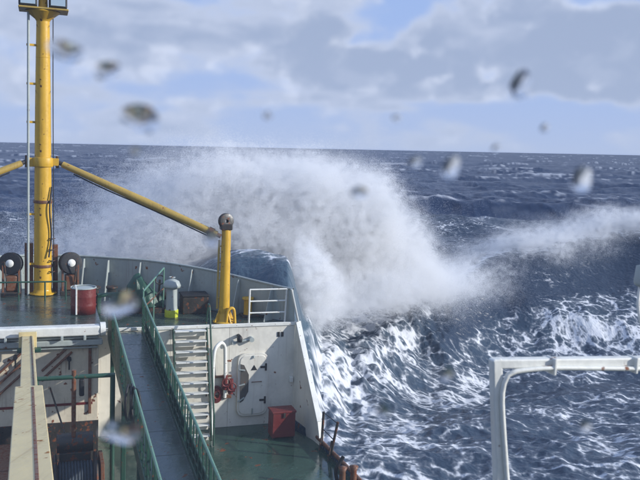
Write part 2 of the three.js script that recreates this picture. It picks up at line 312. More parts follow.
{
  const n = 2048, col = new Uint8Array(n * n * 4), rgh = new Uint8Array(n * n * 4);
  const cg = 256, cover = new Float32Array((cg + 1) * (cg + 1)), rises = new Float32Array((cg + 1) * (cg + 1));
  for (let j = 0; j <= cg; j++) for (let i = 0; i <= cg; i++) { const b = mix(B0, B1, i / cg), a = mix(A0, A1, j / cg); cover[j * (cg + 1) + i] = foamCover(b * cv + a * sv, b * sv - a * cv); rises[j * (cg + 1) + i] = ridge(b * cv + a * sv, b * sv - a * cv); }
  for (let j = 0; j < n; j++) for (let i = 0; i < n; i++) {
    const b = mix(B0, B1, (i + 0.5) / n), a = mix(A0, A1, (j + 0.5) / n), k = (j * n + i) * 4;
    if (Math.abs(b) > a * 0.47 + 4) { col[k + 3] = rgh[k + 3] = 255; col[k] = 18; col[k + 1] = 30; col[k + 2] = 46; rgh[k + 1] = 40; continue; }
    const x = b * cv + a * sv, z = b * sv - a * cv;
    const gi = (i + 0.5) / n * cg, gj = (j + 0.5) / n * cg, i0 = Math.min(cg - 1, gi | 0), j0 = Math.min(cg - 1, gj | 0), fi = gi - i0, fj = gj - j0, q = j0 * (cg + 1) + i0;
    const c = mix(mix(cover[q], cover[q + 1], fi), mix(cover[q + cg + 1], cover[q + cg + 2], fi), fj);
    const l = lace(x, z, mix(mix(rises[q], rises[q + 1], fi), mix(rises[q + cg + 1], rises[q + cg + 2], fi), fj)), thr = mix(1.15, 0.10, c);
    const f = smooth(thr - 0.05, thr + 0.30, l), thin = smooth(thr - 0.34, thr + 0.1, l) * 0.30;
    const F = clamp(Math.pow(f, 1.3) * 0.72 + thin * (1 - f) * 0.42);
    const cth = Math.atan2(x, -z), cs = Math.hypot(x, z) - crestAt(cth)[0], aer = clamp(c * 0.8 - 0.15) * 0.05 + 0.055 * gs2((cs + 1.5) / 4) * (1 - smooth(TH(305, 260), TH(330, 260), cth));                     // air beaten into the water makes it paler green
    const wr = 0.021 + aer * 0.6, wg = 0.037 + aer * 0.95, wb = 0.067 + aer * 1.0;
    col[k] = toB(mix(wr, 0.78, F)); col[k + 1] = toB(mix(wg, 0.80, F)); col[k + 2] = toB(mix(wb, 0.83, F)); col[k + 3] = 255;
    rgh[k] = Math.round(255 * clamp(F * 0.8 + l * 0.2)); rgh[k + 1] = Math.round(255 * mix(0.36, 0.95, clamp(F * 1.4))); rgh[k + 2] = 0; rgh[k + 3] = 255;
  }
  const map = tex(col, n, true), rm = tex(rgh, n); map.wrapS = map.wrapT = rm.wrapS = rm.wrapT = THREE.ClampToEdgeWrapping;
  const bn = 1024, bd = new Uint8Array(bn * bn * 4);
  for (let j = 0; j < bn; j++) for (let i = 0; i < bn; i++) { const x = i / bn, y = j / bn; const v = 0.5 + (1 - Math.abs(n2(x * 12, y * 16, 12, 16)) * 2) * 0.22 + (1 - Math.abs(n2(x * 28, y * 36, 28, 36)) * 2) * 0.14 + n2(x * 64, y * 80, 64, 80) * 0.10 + n2(x * 150, y * 170, 150, 170) * 0.05; const k = (j * bn + i) * 4; bd[k] = bd[k + 1] = bd[k + 2] = Math.round(255 * clamp(v)); bd[k + 3] = 255; }
  const bmp = tex(bd, bn); bmp.repeat.set(9, 9);
  seaMat = new THREE.MeshPhysicalMaterial({ map, roughnessMap: rm, roughness: 1, metalness: 0, ior: 1.33, bumpMap: bmp, bumpScale: 0.10 });
  seaFar = new THREE.MeshPhysicalMaterial({ color: 0xffffff, vertexColors: true, specularIntensity: 0.55, roughness: 0.36, ior: 1.33, metalness: 0 });
}
stamp('foam map');
{
  const ths = []; const t0 = TH(0, 300) - 0.05, t1 = TH(640, 300) + 0.06;
  for (let t = t0 - Math.PI * 2 + (t1 - t0) + 0.0; t < t0 - 0.02; t += 0.06) ths.push(t);
  for (let t = t0; t <= t1; t += 0.0015) ths.push(t);
  ths.push(ths[0] + Math.PI * 2);
  const rs = []; let r = 13; while (r < 40000) { rs.push(r); const dv = r > 160 ? 0.45 : r > 75 ? 0.8 : 1.25; r += Math.max(0.05, Math.min(dv * r * r / (1280 * EYE_SEA), r > 2500 ? r * 0.25 : 40)); }
  rs.unshift(0.5);
  const nc = ths.length, nr = rs.length, pos = new Float32Array(nr * nc * 3), uv = new Float32Array(nr * nc * 2), col = new Float32Array(nr * nc * 3);
  console.log('sea grid', nr, nc);
  for (let i = 0; i < nr; i++) for (let j = 0; j < nc; j++) {
    const D = rs[i], t = ths[j], x = D * Math.sin(t), z = -D * Math.cos(t), cell = Math.min(i < nr - 1 ? (rs[i + 1] - D) : 4000, D > 130 ? 3.5 : 99), k = i * nc + j;
    const [dx, y, dz, c, s] = seaAt(x, z, cell), far = smooth(9000, 25000, D);
    pos[3 * k] = x + dx; pos[3 * k + 1] = y * (1 - far); pos[3 * k + 2] = z + dz;
    const a = x * sv - z * cv, b = x * cv + z * sv; uv[2 * k] = (b - B0) / (B1 - B0); uv[2 * k + 1] = (a - A0) / (A1 - A0);
    const w = fbm2(x * 0.02 + 3, z * 0.03, 3), caps = smooth(0.9, 1.5, c * 0.55 + n2(x * 0.35, z * 0.5) * 0.7 + fbm2(x * 0.012, z * 0.02, 2) * 1.4 - 0.12 * (1 - smooth(100, 200, D))), thinf = smooth(0.1, 0.6, n2(x * 0.12, z * 0.4) + w) * 0.10;
    const F = D < 90 ? clamp(thinf) : clamp(caps * 0.5 + thinf * 0.5);
    col[3 * k] = mix(0.013, 0.75, F); col[3 * k + 1] = mix(0.029, 0.77, F); col[3 * k + 2] = mix(0.070, 0.8, F);
  }
  const inMap = k => uv[2 * k] > 0.002 && uv[2 * k] < 0.998 && uv[2 * k + 1] > 0.002 && uv[2 * k + 1] < 0.998;
  const nearI = [], farI = [];
  for (let i = 0; i < nr - 1; i++) for (let j = 0; j < nc - 1; j++) {
    const a = i * nc + j, list = inMap(a) && inMap(a + 1) && inMap(a + nc) && inMap(a + nc + 1) ? nearI : farI;
    list.push(a, a + nc, a + 1, a + 1, a + nc, a + nc + 1);
  }
  const g = new THREE.BufferGeometry(); g.setAttribute('position', new THREE.BufferAttribute(pos, 3)); g.setAttribute('uv', new THREE.BufferAttribute(uv, 2)); g.setAttribute('color', new THREE.BufferAttribute(col, 3));
  const idx = new Uint32Array(nearI.length + farI.length); idx.set(nearI); idx.set(farI, nearI.length); g.setIndex(new THREE.BufferAttribute(idx, 1)); g.computeVertexNormals();
  if (g.attributes.normal.getY(nc * 40 + 100) < 0) { for (let i = 0; i < idx.length; i += 3) { const t = idx[i]; idx[i] = idx[i + 1]; idx[i + 1] = t; } g.computeVertexNormals(); }
  g.addGroup(0, nearI.length, 0); g.addGroup(nearI.length, farI.length, 1);
  const sea = new THREE.Mesh(g, [seaMat, seaFar]); sea.name = 'sea'; sea.userData = { kind: 'structure', label: 'dark blue stormy sea streaked with white foam', category: 'sea' }; sea.castShadow = sea.receiveShadow = true; scene.add(sea);
}
stamp('sea');
// ---------------------------------------------------------------- the ship
const DECK = 2.9, CAP = 3.85, BK = -21.1, cap = z => CAP + 0.36 * smooth(-21.1, -24.6, z);                        // forecastle deck, bulwark top, bulkhead
const planCurve = new THREE.CatmullRomCurve3(plan.slice(0, 7).map(([x, z]) => V(x, 0, z)), false, 'catmullrom', 0.5).getPoints(36);
const outline = [...planCurve.slice(1).reverse().map(p => [-p.x, p.z]), ...planCurve.map(p => [p.x, p.z])];   // port bulkhead round the stem to starboard bulkhead
const ship = thing('ship', 'foredeck and bow of a working ship with grey bulwark and white forecastle bulkhead', 'ship', null, V(0, 0, -15));
{
  const flare = (x, z, y) => { const k = y < DECK ? 1 - 0.09 * (DECK - y) * smooth(-21.2, -23.5, z) / 2.2 : 1; return V(x * k, y, z < -21.2 ? mix(-21.2, z, 1 - 0.05 * Math.max(0, DECK - y)) : z); };
  mesh('hull_side', sheet([-5, -2, 0, 1.5, DECK].map(y => outline.map(([x, z]) => flare(x, z, y))), 0.03), M.hull, ship);
  mesh('bulwark', sheet([0, 0.5, 1].map((t, i) => outline.map(([x, z]) => V(x * (1 + (1 - i) * 0.006), mix(DECK, cap(z), t), z))), 0.02), M.grey, ship);
  const capPts = outline.map(([x, z]) => V(x * 0.996, cap(z) + 0.02, z));
  mesh('cap_rail', curve(capPts, 0.036, 110, 8), M.grey, ship);
  for (let i = 3; i < outline.length - 2; i += 5) {              // bulwark stays, knee plates welded to the deck
    const [x, z] = outline[i], [x2, z2] = outline[i + 1], t = V(x2 - x, 0, z2 - z).normalize(), inw = V(t.z, 0, -t.x); if (inw.dot(V(-x, 0, -21 - z)) < 0) inw.negate();
    const g = extrude([[0, 0], [0.42, 0], [0.1, cap(z) - DECK - 0.05], [0, cap(z) - DECK - 0.05]], 0.02, 0.003);
    g.applyMatrix4(new THREE.Matrix4().makeBasis(inw, V(0, 1, 0), t.clone().multiplyScalar(inw.clone().cross(V(0, 1, 0)).dot(t) > 0 ? 1 : -1)).setPosition(x + inw.x * 0.03, DECK, z + inw.z * 0.03));
    mesh('bulwark_stay', g, M.grey, ship);
  }
  const fd = new THREE.Shape(outline.map(([x, z]) => new THREE.Vector2(x * 0.992, -z + (z < -25.2 ? -0.05 : 0))));
  mesh('forecastle_deck', new THREE.ExtrudeGeometry(fd, { depth: 0.06, bevelEnabled: false }).rotateX(-Math.PI / 2).translate(0, DECK - 0.06, 0), M.darkDeck, ship);
  // main deck between the sides, aft to below the wheelhouse
  const md = []; for (const z of [-21.6, -19.5, -16, -8, 4]) md.push([halfBeam(z) - 0.02, z]);
  const ms = new THREE.Shape([...md.map(([x, z]) => new THREE.Vector2(x, -z)), ...md.reverse().map(([x, z]) => new THREE.Vector2(-x, -z))]);
  mesh('main_deck', new THREE.ExtrudeGeometry(ms, { depth: 0.08, bevelEnabled: false }).rotateX(-Math.PI / 2).translate(0, -0.08, 0), M.deck, ship);
  for (const s of [-1, 1]) {
    mesh('hull_side', sheet([-5, -2, 0.16].map(y => [-21.1, -19.5, -16, -8, 4].map(z => V(s * halfBeam(z) * (y < 0 ? 0.985 : 1), y, z))), 0.03), M.hull, ship);
    mesh('gunwale_bar', curve([-19.4, -16, -8, 4].map(z => V(s * (halfBeam(z) - 0.03), 0.17, z)), 0.05, 24, 8), M.rusty, ship);
    // raked side plate that brings the forecastle side down to the main deck
    const pl = extrude([[BK, -0.1], [-19.15, -0.1], [-19.3, 0.55], [BK + 0.02, DECK + 0.02]], 0.03, 0.004).rotateY(-Math.PI / 2).applyMatrix4(new THREE.Matrix4().makeScale(1, 1, 1));
    pl.applyMatrix4(new THREE.Matrix4().set(1, 0, 0, 0, 0, 1, 0, 0, 0, 0, 1, 0, 0, 0, 0, 1));
    const pp = pl.attributes.position; for (let i = 0; i < pp.count; i++) { const z = pp.getZ(i); pp.setX(i, s * (mix(6.80, 7.0, clamp((z - BK) / 1.7)) + (pp.getX(i) > -0.015 ? 0.016 : -0.016))); } pl.computeVertexNormals();
    mesh('side_plate', pl, M.white, ship);
    const edge = [V(s * 6.62, CAP + 0.03, BK + 0.05), V(s * 6.85, DECK + 0.06, BK + 0.06), V(s * 7.0, 0.62, -19.32), V(s * 7.03, 0.2, -19.2)];
    for (let i = 0; i < 3; i++) mesh('edge_flange', bar(edge[i], edge[i + 1], 0.15, 0.035), M.whiteRail, ship);
    // forecastle bulkhead, in three butted plates each side
    for (const [x0, x1] of [[1.34, 3.28], [3.285, 4.9], [4.905, 6.8]]) mesh('bulkhead_plate', box(s > 0 ? x0 : -x1, s > 0 ? x1 : -x0, 0, DECK - 0.062, BK - 0.05, BK, 0.006), M.white, ship);
    mesh('deck_edge_bar', box(s > 0 ? 1.34 : -6.8, s > 0 ? 6.8 : -1.34, DECK - 0.058, DECK + 0.035, BK - 0.04, BK + 0.035, 0.012), M.whiteRail, ship);
  }
  // watertight door in the starboard bulkhead
  const door = (() => { const s = new THREE.Shape(), w = 0.37, h = 0.83, r = 0.2; s.moveTo(-w + r, -h); s.lineTo(w - r, -h); s.quadraticCurveTo(w, -h, w, -h + r); s.lineTo(w, h - r); s.quadraticCurveTo(w, h, w - r, h); s.lineTo(-w + r, h); s.quadraticCurveTo(-w, h, -w, h - r); s.lineTo(-w, -h + r); s.quadraticCurveTo(-w, -h, -w + r, -h); return s; });
  const dx = 5.58, dy = 1.2, shape = door();
  const fr = shape.clone(); const big = shape.getPoints(8).map(p => new THREE.Vector2(p.x * 1.15, p.y * 1.07)), fs = new THREE.Shape(big); fs.holes.push(new THREE.Path(shape.getPoints(8).map(p => new THREE.Vector2(p.x * 1.02, p.y * 1.01))));
  const d = mesh('door', new THREE.ExtrudeGeometry(shape, { depth: 0.05, bevelEnabled: true, bevelSize: 0.015, bevelThickness: 0.015, bevelSegments: 2 }).translate(dx, dy, BK + 0.045), M.white, ship);
  mesh('frame', new THREE.ExtrudeGeometry(fs, { depth: 0.07, bevelEnabled: true, bevelSize: 0.008, bevelThickness: 0.008, bevelSegments: 1 }).translate(dx, dy, BK + 0.012), M.white, d);
  for (const [ox, oy] of [[0.36, 0.5], [0.36, -0.45]]) mesh('hinge', [pipe(V(dx + ox, dy + oy - 0.1, BK + 0.12), V(dx + ox, dy + oy + 0.1, BK + 0.12), 0.028), box(dx + ox - 0.16, dx + ox, dy + oy - 0.03, dy + oy + 0.03, BK + 0.1, BK + 0.125)], M.black, d);
  for (const [ox, oy] of [[-0.37, 0.45], [-0.37, 0], [-0.37, -0.45], [0, 0.83], [0, -0.83]]) mesh('clamp_lever', bar(V(dx + ox * 1.12, dy + oy * 1.02, BK + 0.12), V(dx + ox * 0.66, dy + oy * 0.86 + 0.05, BK + 0.15), 0.035, 0.035), M.grey, d);
  mesh('hand_bar', curve([V(dx - 0.02, dy + 0.08, BK + 0.1), V(dx - 0.02, dy + 0.1, BK + 0.17), V(dx + 0.22, dy + 0.1, BK + 0.17), V(dx + 0.22, dy + 0.08, BK + 0.1)], 0.014, 16, 6), M.rusty, d);
  // round symbol plate: dark triangle on the door
  mesh('warning_mark', extrude([[-0.09, 0], [0.09, 0], [0, 0.15]], 0.004, 0).translate(dx + 0.02, dy + 0.42, BK + 0.113), M.black, d);
  mesh('door_window', extrude([[-0.36, -0.55], [-0.27, -0.50], [-0.13, -0.24], [-0.13, 0.24], [-0.27, 0.52], [-0.36, 0.55]], 0.012, 0.003).translate(dx, dy + 0.06, BK + 0.113), M.dark, d);
  // vent slots, pipe fittings and a socket box on the bulkhead
  for (const o of [0, 0.11]) mesh('vent_slot', box(6.27 + o, 6.34 + o, 2.52, 2.66, BK + 0.001, BK + 0.018), M.black, ship);
  mesh('socket_box', box(6.66, 6.76, 1.2, 1.36, BK + 0.003, BK + 0.1), M.whiteRail, ship);
  mesh('pipe_fitting', [pipe(V(4.98, 2.42, BK + 0.09), V(5.5, 2.5, BK + 0.09), 0.03), pipe(V(5.5, 2.5, BK), V(5.5, 2.5, BK + 0.16), 0.07), pipe(V(5.0, 2.42, BK), V(5.0, 2.42, BK + 0.16), 0.055)], M.grey, ship);
  mesh('door_lamp', [pipe(V(5.15, 2.6, BK), V(5.15, 2.6, BK + 0.16), 0.05), lathe([[0, 0], [0.07, 0.02], [0.08, 0.12], [0.05, 0.18], [0, 0.19]], V(5.15, 2.44, BK + 0.17), 12)], M.black, ship);
}

// ---------------------------------------------------------------- mast house with its white front, mast foot on its green top
const HT = 3.55, HZ = -19.0;
{
  const h = thing('mast_house', 'dirty white deckhouse with dark green top that carries the foremast', 'deckhouse', null, V(0, 0, -21));
  mesh('wall', box(-1.3, 1.28, 0, HT - 0.061, -23.6, HZ, 0.02), M.house, h);
  mesh('top', box(-1.36, 1.34, HT - 0.06, HT, -23.66, HZ + 0.02, 0.015), M.darkDeck, h);
  mesh('top_beam', [box(-1.4, 1.3, HT - 0.21, HT + 0.02, HZ + 0.023, HZ + 0.3, 0.04)], M.whiteRail, h);
  mesh('end_cap', pipe(V(1.3, HT - 0.09, HZ + 0.16), V(1.42, HT - 0.09, HZ + 0.16), 0.17), M.whiteRail, h);
  mesh('lower_beam', box(-1.4, 1.36, HT - 0.46, HT - 0.32, HZ + 0.003, HZ + 0.2, 0.03), M.grey, h);
  mesh('pipe_run', [pipe(V(-1.35, HT - 0.27, HZ + 0.16), V(1.25, HT - 0.27, HZ + 0.16), 0.03), pipe(V(-1.35, HT - 0.52, HZ + 0.1), V(1.25, HT - 0.52, HZ + 0.1), 0.025)], M.grey, h);
  for (const x of [-0.75, -0.15, 0.45, 0.95]) mesh('beam_clip', box(x - 0.03, x + 0.03, HT - 0.3, HT - 0.19, HZ + 0.14, HZ + 0.33), M.grey, h);
  mesh('red_stripe', box(-1.302, 1.15, 1.62, 1.68, HZ + 0.001, HZ + 0.012, 0.002), M.red, h);
  mesh('lower_band', box(-1.31, 1.29, 0.0, 1.22, HZ - 0.6, HZ + 0.02, 0.01), M.machine, h);
  mesh('rail_strip', box(1.05, 1.12, 1.4, HT - 0.48, HZ + 0.001, HZ + 0.05), M.rusty, h);
  // slanting pipes that cross the front on both sides of the boom
  for (const [x, y] of [[-0.95, 1.95], [-0.95, 2.2], [-0.95, 2.45], [0.02, 2.3], [0.02, 2.5]]) mesh('slant_pipe', pipe(V(x, y, HZ + 0.06), V(x + 0.66, y + 0.62, HZ + 0.06), 0.028), M.rusty, h);
  for (const [x, y] of [[-0.55, 2.85], [-0.98, 2.9], [0.62, 2.75]]) mesh('bracket', [pipe(V(x, y, HZ), V(x, y, HZ + 0.12), 0.05), pipe(V(x, y - 0.25, HZ + 0.05), V(x, y, HZ + 0.08), 0.02)], M.black, h);
}
// ---------------------------------------------------------------- foremast
const MZ = -22.8;
{
  const m = thing('foremast', 'tall yellow tubular foremast with floodlight platform and grey pipe beside it', 'mast', null, V(0, HT, MZ));
  mesh('pole', [lathe([[0.235, 0], [0.225, 2.4], [0.2, 5.2], [0.165, 7.45]], V(0.05, HT, MZ), 24)], M.yellow, m);
  mesh('foot_plate', lathe([[0, 0], [0.36, 0], [0.36, 0.05], [0.26, 0.06], [0.235, 0.14]], V(0.05, HT, MZ), 24), M.yellow, m);
  mesh('bracket_flare', lathe([[0.17, 0], [0.2, 0.05], [0.42, 0.22], [0.44, 0.26], [0, 0.26]], V(0.05, 10.83, MZ), 20), M.yellow, m);
  mesh('platform', box(-0.55, 0.68, 11.09, 11.14, MZ - 0.45, MZ + 0.45, 0.02), M.boom, m);
  mesh('mast_top', pipe(V(0.05, 11.14, MZ), V(0.05, 12.6, MZ), 0.12, 0.09, 16), M.yellow, m);
  for (const x of [-0.32, 0.42]) {
    const f = mesh('floodlight', [box(x - 0.23, x + 0.23, 11.17, 11.6, MZ - 0.1, MZ + 0.28, 0.04)], M.black, m);
    mesh('lens', box(x - 0.18, x + 0.18, 11.22, 11.54, MZ + 0.281, MZ + 0.292, 0.004), M.glass, f);
    for (const o of [-0.25, 0.25]) mesh('yoke_arm', bar(V(x + o, 11.14, MZ + 0.08), V(x + o, 11.42, MZ + 0.08), 0.02, 0.05), M.boom, f);
  }
  mesh('side_pipe', pipe(V(-0.33, HT, MZ + 0.1), V(-0.31, 11.1, MZ + 0.1), 0.035), M.grey, m);
  for (const y of [4.4, 5.75, 7.05, 8.2, 9.2, 10.2]) mesh('pipe_clip', bar(V(-0.36, y, MZ + 0.1), V(-0.12, y, MZ + 0.06), 0.035, 0.06), M.yellow, m);
  mesh('cable', curve([V(0.3, 11.1, MZ), V(0.3, 9, MZ + 0.06), V(0.315, 6.5, MZ + 0.06), V(0.33, 4, MZ + 0.05), V(0.35, HT, MZ)], 0.014, 30, 5), M.black, m);
  for (const y of [4.3, 6.05]) mesh('rust_band', lathe([[0.243, 0], [0.25, 0.01], [0.25, 0.07], [0.243, 0.08]], V(0.05, y, MZ), 22), M.rusty, m);
  for (const y of [5.0, 6.6, 8.4, 9.9]) mesh('weld_seam', new THREE.TorusGeometry(mix(0.232, 0.168, (y - HT) / 7.45) + 0.002, 0.008, 5, 28).rotateX(Math.PI / 2).translate(0.05, y, MZ), M.yellow, m);
  mesh('boom_collar', [lathe([[0.22, 0], [0.27, 0.02], [0.27, 0.24], [0.215, 0.26]], V(0.05, 7.02, MZ), 22), box(0.24, 0.45, 7.06, 7.26, MZ - 0.06, MZ + 0.1), box(-0.36, -0.14, 7.06, 7.26, MZ - 0.06, MZ + 0.1)], M.yellow, m);
  mesh('hose', curve([V(0.27, 6.5, MZ + 0.16), V(0.22, 5.9, MZ + 0.25), V(0.26, 5.2, MZ + 0.2), V(0.2, 4.6, MZ + 0.27)], 0.022, 24, 6), M.black, m);
  for (const y of [4.2, 4.5, 4.8, 5.1]) mesh('mast_step', curve([V(0.2, y, MZ + 0.17), V(0.3, y, MZ + 0.27), V(0.36, y, MZ + 0.12)], 0.014, 10, 5), M.machine, m);
  mesh('base_bracket', [box(-0.42, -0.2, HT, HT + 1.4, MZ - 0.16, MZ - 0.05), box(0.3, 0.44, HT, HT + 1.35, MZ - 0.2, MZ - 0.1)], M.rusty, m);
}
// yellow post with sheave block on the forecastle's after edge
const postX = 4.8, postZ = BK - 0.32, postTop = 5.72;
{
  const b = thing('crutch_post', 'short yellow steel post with dark sheave block holding the boom end', 'post', null, V(postX, DECK, postZ));
  mesh('post', lathe([[0.16, 0], [0.15, 0.5], [0.135, 1.4], [0.125, postTop - DECK - 0.1], [0, postTop - DECK - 0.08]], V(postX, DECK, postZ), 20), M.yellow, b);
  mesh('foot', lathe([[0, 0], [0.3, 0], [0.3, 0.05], [0.19, 0.08], [0.17, 0.3]], V(postX, DECK, postZ), 20), M.yellow, b);
  for (const a of [0.4, 1.9, 3.6, 5.2]) mesh('knee', extrude([[0.13, 0], [0.32, 0], [0.14, 0.4]], 0.025, 0.004).rotateY(a).translate(postX, DECK + 0.05, postZ), M.yellow, b);
  mesh('sheave_block', [lathe([[0.05, -0.07], [0.2, -0.08], [0.22, -0.03], [0.16, 0], [0.22, 0.03], [0.2, 0.08], [0.05, 0.07]], V(postX - 0.02, postTop + 0.02, postZ), 22, V(0.3, 0.1, 1)), box(postX - 0.17, postX + 0.15, postTop - 0.22, postTop - 0.05, postZ - 0.14, postZ + 0.14, 0.03)], M.machine, b);
  mesh('side_ladder_bar', [bar(V(postX - 0.2, DECK + 0.4, postZ), V(postX - 0.19, postTop - 0.5, postZ), 0.03, 0.06), ...[0.7, 1.2, 1.7, 2.15].map(y => pipe(V(postX - 0.2, DECK + y, postZ), V(postX - 0.1, DECK + y, postZ), 0.02))], M.boom, b);
  mesh('pipe_bend', curve([V(postX + 0.02, DECK + 0.02, postZ + 0.22), V(postX + 0.06, DECK + 0.38, postZ + 0.22), V(postX + 0.22, DECK + 0.42, postZ + 0.2), V(postX + 0.27, DECK + 0.02, postZ + 0.2)], 0.045, 24, 8), M.yellow, b);
}
// derrick booms
function boom(label, a, b) {
  const o = thing('derrick_boom', label, 'boom', 'yellow derrick booms slung from the foremast', a.clone());
  const d = b.clone().sub(a).normalize(), L = a.distanceTo(b);
  mesh('spar', [pipe(a.clone().addScaledVector(d, 0.15), a.clone().addScaledVector(d, L * 0.55), 0.085, 0.115, 16), pipe(a.clone().addScaledVector(d, L * 0.55), b, 0.115, 0.095, 16)], M.boom, o);
  mesh('gooseneck', [pipe(a.clone().addScaledVector(d, -0.08), a.clone().addScaledVector(d, 0.28), 0.06), pipe(a.clone().add(V(0, -0.16, 0)), a.clone().add(V(0, 0.16, 0)), 0.045)], M.machine, o);
  mesh('end_fitting', [pipe(b.clone().addScaledVector(d, -0.25), b.clone().addScaledVector(d, -0.1), 0.125), pipe(b, b.clone().addScaledVector(d, 0.12), 0.06)], M.rusty, o);
  mesh('hydraulic_line', curve([0.1, 0.3, 0.6, 0.95].map((t, i) => a.clone().lerp(b, t).add(V(0, -0.125 - 0.02 * (i % 2), 0.05))), 0.02, 30, 6), M.black, o);
  return o;
}
boom('yellow derrick boom running from mast down to the short yellow post', V(0.42, 7.16, MZ + 0.02), V(postX - 0.26, postTop - 0.35, postZ));
boom('yellow derrick boom sloping away from mast on the side without the short post', V(-0.36, 7.16, MZ + 0.02), V(-postX + 0.26, postTop - 0.35, postZ));
{ // its crutch on the other side
  const b = thing('crutch_post', 'yellow steel post under the other derrick boom', 'post', null, V(-postX, DECK, postZ));
  mesh('post', lathe([[0.16, 0], [0.15, 0.5], [0.135, 1.4], [0.125, postTop - DECK - 0.3], [0, postTop - DECK - 0.28]], V(-postX, DECK, postZ), 20), M.yellow, b);
  mesh('foot', lathe([[0, 0], [0.3, 0], [0.3, 0.05], [0.19, 0.08], [0.17, 0.3]], V(-postX, DECK, postZ), 20), M.yellow, b);
}
// winches either side of the mast
for (const [s, label] of [[1, 'rusty winch with dark rope drum between mast and red drum'], [-1, 'rusty winch with dark rope drum on the pipe side of the mast']]) {
  const x = s * 0.76, w = thing('winch', label, 'winch', 'winches beside the foremast', V(x, HT, MZ));
  mesh('bed', box(x - 0.26, x + 0.26, HT, HT + 0.12, MZ - 0.4, MZ + 0.35), M.machine, w);
  for (const o of [-0.2, 0.2]) mesh('side_frame', extrude([[-0.3, 0], [0.3, 0], [0.16, 0.7], [-0.16, 0.7]], 0.04, 0.006).rotateY(Math.PI / 2).translate(x + o - 0.02, HT + 0.12, MZ - 0.02), M.rusty, w);
  mesh('gearbox', box(x - 0.14, x + 0.16, HT + 0.12, HT + 0.55, MZ - 0.15, MZ + 0.22, 0.05), M.rusty, w);
  const dr = mesh('drum', lathe([[0.1, -0.13], [0.29, -0.14], [0.3, -0.1], [0.2, -0.05], [0.2, 0.05], [0.3, 0.1], [0.29, 0.14], [0.1, 0.13]], V(x, HT + 0.86, MZ + 0.05), 26, V(0.25 * s, 0.15, 1)), M.black, w);
  mesh('hub', lathe([[0, 0.17], [0.1, 0.16], [0.11, 0.1], [0.11, -0.1], [0.1, -0.16], [0, -0.17]], V(x, HT + 0.86, MZ + 0.05), 18, V(0.25 * s, 0.15, 1)), M.whiteRail, dr);
  mesh('rope', new THREE.TorusGeometry(0.235, 0.05, 8, 26).applyQuaternion(new THREE.Quaternion().setFromUnitVectors(V(0, 0, 1), V(0.25 * s, 0.15, 1).normalize())).translate(x, HT + 0.86, MZ + 0.05), M.rope, dr);
  mesh('brake_lever', [pipe(V(x + 0.1 * s, HT + 0.3, MZ + 0.25), V(x + 0.16 * s, HT + 0.95, MZ + 0.34), 0.02)], M.machine, w);
}
{ // red drum on the mast house's top corner
  const x = 0.99, z = -20.25, b = thing('red_drum', 'dull red ribbed steel drum with grey top on mast house', 'drum', null, V(x, HT, z));
  mesh('body', lathe([[0, 0], [0.3, 0], [0.3, 0.2], [0.318, 0.215], [0.3, 0.23], [0.3, 0.42], [0.318, 0.435], [0.3, 0.45], [0.3, 0.64]], V(x, HT, z), 28), M.red, b);
  mesh('rim', new THREE.TorusGeometry(0.3, 0.016, 6, 28).rotateX(Math.PI / 2).translate(x, HT + 0.645, z), M.grey, b); mesh('top', lathe([[0.29, 0.63], [0, 0.635]], V(x, HT, z), 28), M.grey, b);
  mesh('strap', [box(x - 0.2, x - 0.16, HT + 0.02, HT + 0.66, z + 0.24, z + 0.33), box(x - 0.2, x - 0.16, HT + 0.66, HT + 0.675, z - 0.2, z + 0.33)], M.whiteRail, b);
}
{ // pipe guard across the mast house top, before the mast
  const r = thing('mast_guard_rail', 'thin green pipe rail across the mast foot', 'railing', null, V(0, HT, -21.9));
  mesh('rail', pipe(V(-1.2, HT + 0.5, -21.9), V(0.62, HT + 0.5, -21.9), 0.022), M.green, r);
  for (const x of [-1.2, -0.55, 0.1, 0.62]) mesh('post', pipe(V(x, HT, -21.9), V(x, HT + 0.5, -21.9), 0.022), M.green, r);
}
const RAKE = 0.085;                                               // the catwalk falls towards the bridge
